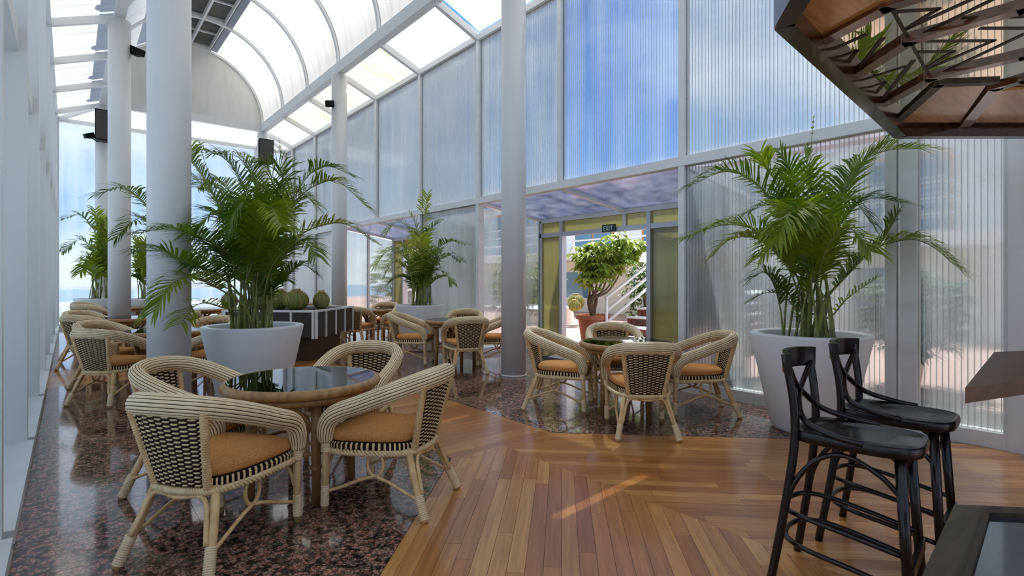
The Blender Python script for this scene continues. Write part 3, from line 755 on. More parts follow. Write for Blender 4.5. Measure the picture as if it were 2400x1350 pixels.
# ------------------------------------------------------------------ pots and palms
def make_pot(root, x, y, h=.85, r1=.49, r0=.31):
    c = (x, y, 0)
    MB().lathe([(0, .0), (r0 - .03, 0), (r0, .03), (r1 - .008, h - .02), (r1 - .008, h - .006), (r1 - .02, h), (r1 - .075, h), (r1 - .085, h - .012), (r1 - .10, h - .09)], 64, c).build('pot', 'white_pot', root, smooth=True)
    q = MB().lathe([(0, h - .045), (r1 * .45, h - .05), (r1 - .08, h - .075)], 40, c)
    q.build('soil', 'soil', root)
def frond_mesh(pts, llen, nl, bare, seed, droop=.35, lw=.016):
    rd = random.Random(seed); path = catmull(pts, 12); n = len(path)
    L = [0]
    for i in range(1, n): L.append(L[-1] + (path[i] - path[i - 1]).length)
    tot = L[-1]; q = MB()
    rad = [max(.0022, .011 * (1 - .85 * l / tot)) for l in L]; q.tube(path[::3] + ([path[-1]] if (n - 1) % 3 else []), rad[::3] + ([rad[-1]] if (n - 1) % 3 else []), 5, 1)
    roll = rd.uniform(-.5, .5); i = 0
    for k in range(nl):
        f = bare + (1 - bare) * (k + .5) / nl; d = f * tot
        while i < n - 2 and L[i + 1] < d: i += 1
        g = (d - L[i]) / max(1e-6, L[i + 1] - L[i]); p = path[i].lerp(path[i + 1], g)
        T = (path[min(i + 2, n - 1)] - path[max(i - 1, 0)]).normalized()
        Sd = T.cross(V(0, 0, 1))
        if Sd.length < .15: Sd = T.cross(V(.6, -.5, 0))
        Sd.normalize(); Nn = Sd.cross(T).normalized()
        u = (k + .5) / nl; ln = llen * (min(1, .5 + u * 2.6) * (1 - .5 * max(0, u - .45) / .55)) * rd.uniform(.88, 1.1)
        for sg in (-1, 1):
            al = math.radians(62 - 24 * u + rd.uniform(-7, 7)); S2 = Sd * math.cos(roll) * sg + Nn * (.42 + rd.uniform(-.12, .15)) + Sd * 0
            dr = (T * math.cos(al) + S2.normalized() * math.sin(al)).normalized()
            tip = p + dr * ln - V(0, 0, 1) * droop * ln * rd.uniform(.7, 1.3); md = p + dr * ln * .52 - V(0, 0, 1) * droop * ln * .16
            wv = dr.cross(Nn).normalized() * lw * rd.uniform(.8, 1.15); k0 = len(q.v)
            q.v += [p - wv * .35, p + wv * .35, md - wv * .5, md + wv * .5, md.lerp(tip, .6) - wv * .3, md.lerp(tip, .6) + wv * .3, tip]
            q.face((k0, k0 + 1, k0 + 3, k0 + 2)); q.face((k0 + 2, k0 + 3, k0 + 5, k0 + 4)); q.face((k0 + 4, k0 + 5, k0 + 6))
    for v in q.v:                                           # leaves lie against glass and columns, not through them
        v.x = min(v.x, TR - .055); v.y = min(v.y, SE - .06); v.x = max(v.x, TL + .05)
        for cx, cy in ((CL, G[4]), (CL, G[7]), (CL, G[10])):
            d = math.hypot(v.x - cx, v.y - cy)
            if d < .185: k = .185 / max(d, .01); v.x = cx + (v.x - cx) * k; v.y = cy + (v.y - cy) * k
    return q
def palm(name, label, x, y, paths, extra=0, h=.85, r1=.49, r0=.31, llen=.34, nl=44, seed=1, cat='potted palm', spread=.7, tall=1.6, canes=9, lw=.016):
    rd = random.Random(seed); root = thing(name, label, cat, loc=(x, y, 0), group='palms in white pots'); z0 = depth(x, y)
    make_pot(root, x, y, h, r1, r0)
    lf = ['leaf_green', 'leaf_deep', 'leaf_green', 'leaf_yellow', 'leaf_deep']
    def base():
        a = rd.uniform(0, 2 * PI); r = rd.uniform(.02, r1 * .45); return V(x + r * math.cos(a), y + r * math.sin(a), h - .06)
    for i, (pp, *o) in enumerate(paths):
        pts = [base()]
        for p in pp:                                        # fronds bend away from the glass wall
            zz = z0 + (p[2] if len(p) > 2 else 0) + rd.uniform(-.06, .06); k_ = (p[0] - 1200) / F * CC + SN
            if k_ * zz > TR - .2: zz = (TR - .2) / k_
            pts.append(at(p[0], p[1], zz))
        b0 = pts[0]; p1 = pts[1]; pts.insert(1, b0.lerp(p1, .45) + V((b0.x - p1.x) * .18, (b0.y - p1.y) * .18, .06))
        ops = o[0] if o else {}
        frond_mesh(pts, ops.get('l', llen) , ops.get('n', nl), ops.get('bare', .36), seed * 100 + i, ops.get('droop', .3), ops.get('w', lw)).build('frond', [ops.get('m', lf[(i * 3 + seed) % 5]), 'stem'], root)
    for i in range(extra):
        a = rd.uniform(0, 2 * PI); R = spread * rd.uniform(.35, 1); hh = tall * rd.uniform(.45, 1.0); b0 = base(); d = V(math.cos(a), math.sin(a), 0)
        pts = [b0, b0 + d * R * .12 + V(0, 0, hh * .42), b0 + d * R * .4 + V(0, 0, hh * .78), b0 + d * R * .75 + V(0, 0, hh * .92), b0 + d * R * 1.1 + V(0, 0, hh * .86)]
        frond_mesh(pts, llen * rd.uniform(.65, .95), int(nl * .8), .42, seed * 100 + 50 + i, .3, lw).build('frond', [lf[(i + seed) % 5], 'stem'], root)
    for i in range(canes):
        b = base(); tp = b + V(rd.uniform(-.09, .09), rd.uniform(-.09, .09), rd.uniform(.25, .6)); r = rd.uniform(.011, .024)
        q = MB(); pts = []; rad = []
        for k in range(13): f = k / 12; pts.append(b.lerp(tp, f) + V(.01 * math.sin(3 * f), 0, 0)); rad.append(r * (1.12 if k % 4 == 0 else 1) * (1 - .3 * f))
        q.tube(pts, rad, 8).build('cane_stem', 'stem', root, smooth=True)
    return root
sp = dict(l=.02, n=4, bare=.9)       # unopened spear
palm('potted_palm', 'tall feathery palm in the big white pot behind the nearest table', 1.46, 5.93, [
    ([(560, 560), (500, 455), (430, 410, -.1), (385, 440, -.3)], dict(m='leaf_green')),
    ([(470, 600, .2), (345, 480, .3), (290, 440, .3), (232, 455, .3)], dict(l=0.384, m='leaf_deep')),
    ([(470, 640, .2), (350, 520, .5), (310, 520, .6), (270, 560, .6)], dict(l=0.333, m='leaf_deep')),
    ([(540, 600, -.5), (440, 545, -1.1), (380, 538, -1.4), (318, 548, -1.55)], dict(m='leaf_deep')),
    ([(520, 650, -.6), (440, 615, -1.2), (385, 588, -1.45), (325, 590, -1.6)], dict(m='leaf_deep')),
    ([(510, 675, -.6), (450, 650, -1.15), (400, 668, -1.4), (362, 730, -1.6)], dict(l=0.307, m='leaf_green')),
    ([(520, 720, -.3), (480, 710, -.6), (450, 722, -.8), (425, 760, -.95)], dict(l=0.307, n=20, m='leaf_green')),
    ([(540, 545), (490, 440), (455, 385), (446, 345)], dict(m='leaf_green')),
    ([(598, 560), (570, 440), (530, 375), (480, 352)], dict(m='leaf_deep', l=0.486)),
    ([(608, 550), (600, 440), (560, 370), (500, 360)], dict(m='leaf_green', l=0.461)),
    ([(620, 550), (640, 450), (625, 395), (585, 368)], dict(m='leaf_green', l=0.486)),
    ([(630, 540), (660, 440), (650, 385), (610, 385)], dict(m='leaf_deep', l=0.461)),
    ([(640, 560), (690, 480), (730, 440), (790, 425), (862, 487)][0:5], dict(m='leaf_green', l=0.384)),
    ([(640, 550), (685, 470), (725, 410), (770, 390), (832, 415)], dict(m='leaf_deep', l=0.384)),
    ([(640, 620), (700, 555), (750, 530), (810, 525), (878, 568)], dict(m='leaf_yellow', l=0.358)),
    ([(640, 620, -.3), (690, 570, -.6), (722, 572, -.7), (740, 600, -.8)], dict(l=0.333, m='leaf_deep')),
    ([(650, 670), (690, 630), (715, 622), (738, 640)], dict(l=0.282)),
    ([(600, 560, -.3), (590, 480, -.6), (560, 480, -.8), (530, 540, -1.0)], dict(m='leaf_deep')),
    ([(610, 560, -.3), (620, 490, -.6), (640, 490, -.8), (660, 530, -.9)], dict(m='leaf_green')),
    ([(580, 600, -.2), (540, 520, -.5), (500, 500, -.7), (455, 540, -.9)], dict(m='leaf_deep')),
    ([(570, 560, .3), (540, 450, .5), (500, 420, .6), (460, 440, .7)], dict(m='leaf_deep')),
    ([(630, 560, .3), (660, 470, .5), (700, 450, .6), (740, 480, .7)], dict(m='leaf_green')),
    ([(560, 640, -.2), (520, 590, -.5), (490, 580, -.7), (450, 620, -.9)], dict(l=0.333)),
    ([(640, 640, .2), (680, 580, .4), (710, 560, .5), (750, 590, .5)], dict(l=0.333)),
    ([(520, 480), (480, 380), (466, 328)], sp), ([(640, 560), (664, 440), (654, 328)], sp)],
    extra=3, seed=3, spread=.45, tall=1.1, canes=12, lw=.0165, llen=.40, nl=66)
palm('potted_palm', 'large palm in a white pot beside the bar stools', 5.03, 1.95, [
    ([(1860, 560), (1790, 445), (1705, 402), (1618, 436)], dict(m='leaf_deep', l=0.461)),
    ([(1850, 620), (1770, 540), (1690, 528), (1603, 560)], dict(m='leaf_green', l=0.384)),
    ([(1845, 625), (1775, 560), (1710, 562), (1668, 602)], dict(m='leaf_yellow', l=0.333)),
    ([(1870, 570), (1830, 450), (1800, 400), (1780, 362)], dict(m='leaf_green', l=0.410)),
    ([(1885, 560), (1868, 460), (1855, 400), (1830, 360)], dict(m='leaf_deep', l=0.384)),
    ([(1900, 560), (1905, 460), (1895, 400), (1885, 350)], dict(m='leaf_green', l=0.358)),
    ([(1940, 540), (1985, 420), (2060, 358), (2160, 348)], dict(m='leaf_green', l=0.486)),
    ([(1935, 560), (1975, 450), (2020, 380), (2080, 330)], dict(m='leaf_deep', l=0.461)),
    ([(1945, 580), (1985, 500), (2040, 465), (2115, 475)], dict(m='leaf_deep', l=0.384)),
    ([(1950, 680), (2030, 595), (2120, 562), (2180, 575), (2238, 622)], dict(m='leaf_green', l=0.384, bare=.42)),
    ([(1945, 690), (2010, 620), (2070, 560), (2105, 500)], dict(m='leaf_deep', l=0.333, bare=.4)),
    ([(1950, 740), (1985, 700), (2055, 650)], dict(l=0.161, n=14, m='leaf_green', bare=.45)),
    ([(1865, 720), (1835, 692), (1795, 686), (1752, 708)], dict(l=0.161, n=20, m='leaf_deep', bare=.4)),
    ([(1870, 740), (1850, 690), (1830, 660), (1800, 640)], dict(l=0.149, n=22, m='leaf_deep', bare=.3)),
    ([(1890, 560, -.25), (1870, 490, -.5), (1850, 500, -.7), (1825, 560, -.85)], dict(m='leaf_green')),
    ([(1910, 580, -.2), (1920, 500, -.4), (1900, 480, -.6), (1880, 530, -.75)], dict(m='leaf_deep')),
    ([(1920, 580, .2), (1960, 480, .3), (2000, 470, .4), (2040, 520, .4)], dict(m='leaf_deep')),
    ([(1880, 600, .2), (1840, 500, .3), (1800, 480, .4), (1750, 500, .4)], dict(m='leaf_deep')),
    ([(1930, 600, -.2), (1965, 540, -.4), (2000, 540, -.5), (2040, 590, -.6)], dict(m='leaf_green', l=0.333)),
    ([(1880, 620, -.1), (1850, 560, -.3), (1820, 560, -.4), (1785, 600, -.5)], dict(m='leaf_green', l=0.333)),
    ([(1890, 600), (1895, 420), (1908, 268)], sp)],
    extra=2, seed=5, spread=.35, tall=1.216, canes=9, lw=.017, llen=.38, nl=64)
palm('potted_palm', 'bushy palm in a white pot against the glass wall, middle of the hall', 5.06, 8.78, [
    ([(988, 600), (992, 520), (1002, 455)], dict(l=.42)), ([(1000, 620), (1030, 580), (1060, 565), (1090, 572)], dict(l=.34)),
    ([(1000, 640), (1030, 610), (1055, 598), (1080, 612)], dict(l=.3)), ([(975, 640), (945, 600), (915, 585), (880, 620)], dict(l=.36)),
    ([(970, 650), (940, 620), (920, 615), (900, 650)], dict(l=.3)), ([(985, 590), (975, 530), (960, 500)], dict(l=.36)),
    ([(990, 600), (1010, 540), (1030, 520)], dict(l=.36)), ([(975, 670), (950, 650), (930, 650), (910, 665)], dict(l=.26)),
    ([(1005, 670), (1030, 650), (1050, 650), (1060, 665)], dict(l=.26)), ([(980, 600), (960, 540), (930, 520), (905, 545)], dict(l=.34)),
    ([(990, 600, -.3), (985, 560, -.5), (975, 560, -.7), (960, 590, -.8)], dict(l=.34))],
    extra=14, seed=8, spread=.55, tall=1.4, canes=12, llen=.36, nl=30, h=.85, r1=.46, r0=.30, lw=.026)
palm('potted_palm', 'dark palm in a white pot at the far left end by the end wall', .55, 16.9, [
    ([(240, 600), (220, 540), (190, 505), (146, 512)], dict(l=.5)), ([(240, 620), (215, 580), (185, 562), (146, 590)], dict(l=.5)),
    ([(243, 590), (235, 530), (222, 490)], dict(l=.5)), ([(243, 640), (225, 620), (205, 612), (188, 640)], dict(l=.42)),
    ([(250, 580), (256, 530), (262, 500)], dict(l=.5)), ([(255, 600), (275, 560), (300, 550), (330, 580)], dict(l=.5))],
    extra=8, seed=11, spread=.45, tall=2.2, canes=6, llen=.5, nl=22, lw=.045)
palm('potted_palm', 'palm in a white pot between the two left columns, far back', 1.45, 15.9, [
    ([(330, 640), (318, 600), (300, 590), (282, 602)], dict(l=.42)), ([(330, 620), (320, 570), (312, 555)], dict(l=.42)),
    ([(332, 610), (340, 560), (352, 540)], dict(l=.42)), ([(330, 660), (318, 645), (305, 650)], dict(l=.3))],
    extra=8, seed=12, spread=.45, tall=1.9, canes=6, llen=.45, nl=22, lw=.04)

# ------------------------------------------------------------------ dark planter with barrel cacti
pc = V(2.98, 9.55, 0); hd = 1.08
pl = thing('cactus_planter', 'dark square planter with white strips, set cornerwise in the hall', 'planter', loc=pc)
cor = [pc + V(0, -hd, 0), pc + V(hd, 0, 0), pc + V(0, hd, 0), pc + V(-hd, 0, 0)]
ins = [pc + (c - pc) * .78 for c in cor]
MB().prism([(p.x, p.y) for p in ins], 0, .40).build('plinth', 'old_frame', pl)
MB().prism([(p.x, p.y) for p in [pc + (c - pc) * .985 for c in cor]], .40, .80).build('box', 'dark_panel', pl)
MB().prism([(p.x, p.y) for p in [pc + (c - pc) * .93 for c in cor]], .80, .815).build('soil', 'soil', pl)
for k in range(4):
    a, b = cor[k], cor[(k + 1) % 4]; d = (b - a).normalized(); nn = V(d.y, -d.x, 0)
    MB().bar(a + V(0, 0, .815), b + V(0, 0, .815), .06, .03).build('top_strip', 'white_trim', pl)
    for f, w in ((.0, .05), (.25, .03), (.5, .03), (.75, .03), (1.0, .03)):
        p = a.lerp(b, min(max(f, .02), .985)); MB().bar(p + nn * .012 + V(0, 0, .38), p + nn * .012 + V(0, 0, .80), w, .03, up=d.cross(V(0, 0, 1))).build('strip', 'white_trim', pl)
    for f in (.02, .27, .52, .77):
        p = a.lerp(b, f); r = a.lerp(b, f + .21); MB().bar(p + V(0, 0, .60), r + V(0, 0, .60), .02, .40).build('panel', 'dark_panel', pl)
def cactus(name, label, x, y, z, r, hgt, group, spines=True, ribs=22):
    root = thing(name, label, 'cactus', loc=(x, y, z), group=group); c = V(x, y, z)
    q = MB(); n = ribs * 4; rows = 12; prof = []
    for k in range(rows + 1):
        a = -PI / 2 * .75 + (PI / 2 * .75 + PI / 2 * .98) * k / rows; prof.append((r * math.cos(a), hgt / 2 + hgt / 2 * math.sin(a) / 1.0))
    z0 = prof[0][1]; prof = [(p, q_ - z0) for p, q_ in prof]
    q.lathe(prof, n, c, rfun=lambda a: 1 - .075 * abs(math.sin(ribs * a / 2)))
    q.build('body', 'cactus', root, smooth=True)
    s_ = MB(); rd = random.Random(int(x * 1000))
    for i in range(ribs):
        a = 2 * PI * (i + 0) / ribs
        for k in range(2, rows, 1):
            for e in range(4):
                pr, pz = prof[k]; g = 1.0; p = c + V(pr * math.cos(a), pr * math.sin(a), pz); d = V(math.cos(a + rd.uniform(-.8, .8)), math.sin(a + rd.uniform(-.8, .8)), rd.uniform(.0, 1.2)).normalized()
                k0 = len(s_.v); w = V(-math.sin(a), math.cos(a), 0) * .009; s_.v += [p - w, p + w, p + d * r * .2]; s_.face((k0, k0 + 1, k0 + 2))
    tag(s_.build('spines', 'spine', root), kind='stuff')
    q = MB()
    for i in range(26):
        a = 2 * PI * i / 26; b = c + V(r * .22 * math.cos(a), r * .22 * math.sin(a), prof[-1][1] - .02); q.tube([b, b + V(.02 * math.cos(a), .02 * math.sin(a), .05)], [.016, .008], 5)
    q.build('crown', 'spine', root)
    return root
for x, y, r, h_, lb in ((2.72, 9.12, .20, .33, 'squat barrel cactus in front of the planter group, widest of all'), (2.42, 9.38, .155, .33, 'pale barrel cactus behind and left of the widest one'),
                        (3.05, 9.42, .135, .30, 'small green barrel cactus at the right of the planter'), (2.14, 9.45, .13, .26, 'low barrel cactus behind the palm stems'), (1.9, 9.75, .13, .28, 'tan barrel cactus at the far left of the planter')):
    p = at({2.72: 694, 2.42: 656, 3.05: 753, 2.14: 608, 1.9: 538}[x], 700, 9.0 if x != 2.72 else 8.75); cactus('barrel_cactus', lb, p.x, p.y, .822, r, h_, 'barrel cacti in the dark planter')

# ------------------------------------------------------------------ bar stools
def make_stool():
    t = thing('bar_stool'); SH = .70
    # seat
    key = [(0, .24), (.10, .235), (.165, .19), (.19, .08), (.19, -.08), (.172, -.19), (.10, -.225), (0, -.23)]
    pts = catmull([(x, y, 0) for x, y in key], 5); ol = pts[:-1] + [V(-p.x, p.y, 0) for p in reversed(pts[1:])]; N = len(ol); q = MB()
    rings = [(.93, SH - .05), (.985, SH - .045), (1.0, SH - .03), (1.0, SH - .012), (.985, SH - .002), (.95, SH), (.92, SH - .006), (.5, SH - .012)]
    for s, z in rings: q.v += [V(p.x * s, p.y * s, z) for p in ol]
    for r in range(len(rings) - 1):
        for i in range(N): j = (i + 1) % N; q.face((r * N + j, r * N + i, (r + 1) * N + i, (r + 1) * N + j))
    q.face(tuple((len(rings) - 1) * N + i for i in reversed(range(N)))); q.face(tuple(range(N)))
    q.build('seat', 'black_wood', t, smooth=True, world=False)
    for sx in (-1, 1):
        q = MB().tube(catmull([V(sx * .205, -.30, 0), V(sx * .185, -.245, .35), V(sx * .168, -.212, .62), V(sx * .166, -.212, .80), V(sx * .178, -.245, 1.03)], 6), .0185, 10)
        q.build('leg', 'black_wood', t, smooth=True, world=False)
        MB().tube([V(sx * .18, .205, 0), V(sx * .135, .165, SH - .04)], [.018, .021], 10).build('leg', 'black_wood', t, smooth=True, world=False)
        # bent side brace under the seat
        MB().tube(catmull([V(sx * .188, -.245, .30), V(sx * .182, -.215, .45), V(sx * .17, -.13, .58), V(sx * .16, -.02, .625), V(sx * .152, .10, .57), V(sx * .148, .17, .50)], 5), .011, 8).build('side_brace', 'black_wood', t, smooth=True, world=False)
        # crossed back, each arm sweeps down to the edge of the seat
        MB().tube(catmull([V(sx * .165, -.228, .96), V(sx * .06, -.235, .885), V(-sx * .05, -.225, .82), V(-sx * .15, -.175, .745), V(-sx * .19, -.06, .708), V(-sx * .195, .05, .695)], 6), .0135, 8).build('back_cross', 'black_wood', t, smooth=True, world=False)
    # curved top rail
    a = [V(-.195, -.225, .985), V(-.10, -.268, .99), V(0, -.28, .992), V(.10, -.268, .99), V(.195, -.225, .985)]
    MB().sweep(catmull(a, 6), [(-.012, -.045, 0), (.012, -.045, 0), (.012, .045, 0), (-.012, .045, 0)]).build('top_rail', 'black_wood', t, world=False)
    # bent foot hoops
    for z, e in ((.30, 0), (.17, .012)):
        a = [V(-.155 - e, .19, z - .03), V(-.165 - e, .0, z), V(-.165 - e, -.16, z + .02), V(-.12, -.255, z + .025), V(0, -.285, z + .025)]
        a = a + [V(-p.x, p.y, p.z) for p in reversed(a[:-1])]; MB().tube(catmull(a, 5), .0115, 8).build('foot_hoop', 'black_wood', t, smooth=True, world=False)
    MB().bar((-.17, .205, .22), (.17, .205, .22), .02, .05).build('foot_rest', 'black_wood', t, world=False)
    a = [V(-.14, .175, .50), V(-.12, .16, .58), V(0, .14, .635), V(.12, .16, .58), V(.14, .175, .50)]; MB().tube(catmull(a, 5), .011, 8).build('front_brace', 'black_wood', t, smooth=True, world=False)
    return t
st = make_stool(); st.scale = (.97, .97, .97); st.location = (2.57, .80, 0); st.rotation_euler = (0, 0, PI + .12); tag(st, 'black cross-back bar stool nearest the camera', 'bar stool', 'black bar stools')
s2 = copy_tree(st); s2.location = (3.14, .81, 0); s2.rotation_euler = (0, 0, PI + .06); tag(s2, 'black cross-back bar stool behind the other one, by the white pot', 'bar stool')

# ------------------------------------------------------------------ bar counter, canopy, low table
bc = thing('bar_counter', 'thick reddish wooden bar counter at the right edge', 'bar counter', loc=(3.2, .2, 0))
P1, P2 = level(2262, 908, .95), level(2330, 825, .95); P3 = level(2400, 822, .95); P4 = level(2400, 890, .95)
ext = lambda a, b, k: a + (b - a) * k
poly = [P1, ext(P1, P4, 3.2), ext(P2, P3, 4), P2]
MB().hexa([V(p.x, p.y, .895) for p in poly], [V(p.x, p.y, .95) for p in poly]).build('counter_top', 'bar_wood', bc)
MB().box(3.35, 4.1, -.05, .35, 0, .895).build('counter_base', 'old_frame', bc)
MB().box(4.2, 4.3, -.3, -.2, 0, 2.29).build('canopy_post', 'red_wood', bc)
HC = 2.30
cn = thing('bar_canopy', 'faceted wooden canopy with mirror panels hanging over the bar', 'canopy', loc=(3.4, .4, HC))
def cp(x, y, z=HC): p = level(x, y, HC); return V(p.x, p.y, z)
v1, v2, v3 = cp(1838, 45), cp(2110, 312), cp(2640, 312); v0 = v1 + (cp(1880, -28) - v1) * 3.0; v4 = v3 + V(-.6, -1.6, 0)
out_ = [v0, v1, v2, v3, v4]
if area([(p.x, p.y) for p in out_]) < 0: out_ = out_[::-1]
MB().prism([(p.x, p.y) for p in out_], HC + .06, HC + .14).build('top_board', 'red_wood', cn)
for a, b in ((v0, v1), (v1, v2), (v2, v3), (v3, v4), (v4, v0)):
    MB().bar(a + V(0, 0, .05), b + V(0, 0, .05), .07, .16).build('rim', 'rim_wood', cn)
def plate(px, z0, z1, name, mt):
    p = [cp(*a) for a in px]; pl2 = [(i.x, i.y) for i in p]
    if area(pl2) < 0: pl2 = pl2[::-1]
    MB().prism(pl2, HC + z0, HC + z1).build(name, mt, cn)
for m_ in ([(1925, 117), (2077, 39), (2128, 117), (1996, 200)], [(2077, 39), (2201, 0), (2400, -40), (2640, -40), (2640, -25), (2400, 42), (2128, 117)][:3] + [(2640, -100), (2640, -25), (2400, 42), (2128, 117)],
           [(1996, 200), (2128, 117), (2179, 200), (2057, 266)], [(2128, 117), (2400, 42), (2640, -25), (2640, 96), (2400, 150), (2179, 200)],
           [(2057, 266), (2179, 200), (2199, 215), (2094, 306)], [(2179, 200), (2400, 150), (2640, 96), (2640, 150), (2400, 200), (2328, 208), (2199, 215)]):
    plate(m_, .045, .058, 'mirror_panel', 'mirror')
for m_ in ([(2106, 302), (2201, 218), (2312, 218), (2250, 302)], [(1862, 54), (1913, -8), (2201, -8), (2077, 39), (1925, 117)], [(2276, 302), (2333, 232), (2640, 215), (2640, 302)]):
    plate(m_, .042, .058, 'wood_panel', 'panel_wood')
def strip(px, w, h_, name, mt, z=.03):
    for a, b in zip(px[:-1], px[1:]):
        p, r = cp(*a), cp(*b); d = (r - p).normalized() * w * .3; MB().bar(p - d + V(0, 0, z), r + d + V(0, 0, z), w, h_).build(name, mt, cn)
for px in ([(1925, 117), (2077, 39), (2201, 0), (2400, -62), (2640, -130)], [(1996, 200), (2128, 117), (2400, 42), (2640, -25)], [(2057, 266), (2179, 200), (2400, 150), (2640, 96)], [(2262, 306), (2333, 222), (2400, 204), (2640, 150)]):
    strip(px, .06, .03, 'beam', 'red_wood', .04)
strip([(2094, 306), (2199, 215), (2328, 210)], .05, .02, 'panel_frame', 'old_frame', .04); strip([(2086, 41), (2179, 200)], .012, .006, 'joint_strip', 'inlay', .0445)
for px in ([(2130, 27), (2306, 15), (2121, 95)], [(2098, 55), (2198, 49), (2120, 95)], [(2150, 110), (2390, -2)], [(2175, 121), (2328, 120), (2170, 185)], [(2148, 145), (2234, 144), (2172, 180)], [(2200, 195), (2400, 105)],
           [(1950, 140), (2030, 106)], [(1958, 160), (2008, 142), (1978, 180)], [(2000, 196), (2068, 115)], [(2015, 210), (2120, 178)], [(2028, 228), (2075, 212), (2040, 252)], [(2062, 258), (2140, 165)],
           [(2290, 298), (2400, 240)], [(2340, 300), (2400, 265)], [(2260, 68), (2400, 66)], [(2300, 92), (2400, 92)]):
    strip(px, .020, .004, 'inlay_strip', 'inlay', .0445)
lt = thing('side_table', 'dark wooden side table with glass insert in the lower right corner', 'table', loc=(2.0, -.1, 0))
Q = level(2237, 1182, .72); Qa = level(2160, 1350, .72); Qb = level(2400, 1189, .72); qa = Q + (Qa - Q) * 1.7; qb = Q + (Qb - Q) * 5
poly = [qa, Q, qb, qb + V(-.2, -.5, 0), qa + V(.1, -.75, 0)]
if area([(p.x, p.y) for p in poly]) < 0: poly = poly[::-1]
cen = sum(poly, V(0, 0, 0)) / len(poly)
for i in range(len(poly)):
    a, b = poly[i - 1], poly[i]; ia, ib = a + (cen - a) * .12, b + (cen - b) * .12
    MB().hexa([V(p.x, p.y, .675) for p in (a, b, ib, ia)], [V(p.x, p.y, z) for p, z in ((a, .72), (b, .72), (ib, .722), (ia, .722))]).build('frame', 'old_frame', lt)
    ja, jb = a + (cen - a) * .12, b + (cen - b) * .12; ka, kb = a + (cen - a) * .14, b + (cen - b) * .14
    MB().hexa([V(p.x, p.y, .69) for p in (ja, jb, kb, ka)], [V(p.x, p.y, .728) for p in (ja, jb, kb, ka)]).build('beading', 'old_frame', lt)
    g = a + (cen - a) * .3; MB().box(g.x - .03, g.x + .03, g.y - .03, g.y + .03, 0, .675).build('leg', 'old_frame', lt)
MB().prism([(p.x, p.y) for p in [p + (cen - p) * .14 for p in poly]], .69, .716).build('glass_insert', 'table_insert', lt)

# ------------------------------------------------------------------ loudspeakers, spotlights, mat
def speaker(label, x, y, z0, w, h_, d, rz):
    r = thing('loudspeaker', label, 'loudspeaker', loc=(x, y, z0), rz=rz, group='black loudspeakers')
    MB().hexa([V(-w / 2, 0, 0), V(w / 2, 0, 0), V(w * .38, d, 0), V(-w * .38, d, 0)], [V(-w / 2, -.04, h_), V(w / 2, -.04, h_), V(w * .38, d, h_), V(-w * .38, d, h_)]).build('cabinet', 'black_plastic', r, world=False)
    MB().hexa([V(-w * .45, -.012, .03), V(w * .45, -.012, .03), V(w * .45, 0, .03), V(-w * .45, 0, .03)], [V(-w * .45, -.05, h_ - .03), V(w * .45, -.05, h_ - .03), V(w * .45, -.03, h_ - .03), V(-w * .45, -.03, h_ - .03)]).build('grille', 'dark_panel', r, world=False)
    q = MB(); q.bar((0, d - .02, h_ * .5), (0, d + .12, h_ * .5), .05, .05)
    for sx in (-1, 1): q.tube([V(sx * w * .4, d * .5, h_), V(0, d + .1, h_ + .22)], .008, 6)
    q.build('bracket', 'aluminium', r, world=False)
speaker('black loudspeaker on the farthest right column, above the palm', CR - .08, G[10] - .64, 4.88, .42, .72, .32, .0)
speaker('black loudspeaker half hidden behind the second left column', CL + .02, G[10] - .64, 4.92, .42, .78, .32, .0)
def spot(label, p, aim, arm):
    r = thing('spotlight', label, 'spotlight', loc=p, group='small black spotlights'); p = Vector(p); d = Vector(aim).normalized()
    q = MB()
    for k in range(4): q.bar(p + d * (.05 * k - .1), p + d * (.05 * k - .065), .17 - .012 * k, .15 - .012 * k)
    q.bar(p - d * .1, p + d * .1, .12, .11); q.build('lamp_head', 'black_plastic', r)
    MB().tube([p, Vector(arm)], .014, 6).build('arm', 'black_plastic', r)
spot('black spotlight on the right side of the second left column', (CL + .26, G[7] - .1, 5.42), (.6, -.8, -.3), (CL + .15, G[7], 5.45))
spot('black spotlight on the farthest left column, facing left', (CL - .3, G[10] - .3, 5.05), (-.9, -.4, -.3), (CL - .1, G[10] - .1, 4.95))
spot('black spotlight on the right-row column behind the planter', (CR - .27, G[7] - .1, 5.22), (-.6, -.8, -.35), (CR - .15, G[7], 5.2))
mt_ = thing('doormat', 'black oval doormat inside the open door', 'doormat', loc=(6.3, 5.9, 0))
MB().lathe([(0, .001), (.5, .001), (.5, .008), (.47, .012), (0, .012)], 40).xform(Matrix.Translation((6.3, 5.9, 0)) @ Matrix.Diagonal((1, 1.5, 1, 1))).build('pile', 'doormat', mt_)
MB().lathe([(.47, .001), (.53, .001), (.52, .010), (.47, .010)], 40).xform(Matrix.Translation((6.3, 5.9, 0)) @ Matrix.Diagonal((1, 1.5, 1, 1))).build('edging', 'black_plastic', mt_)

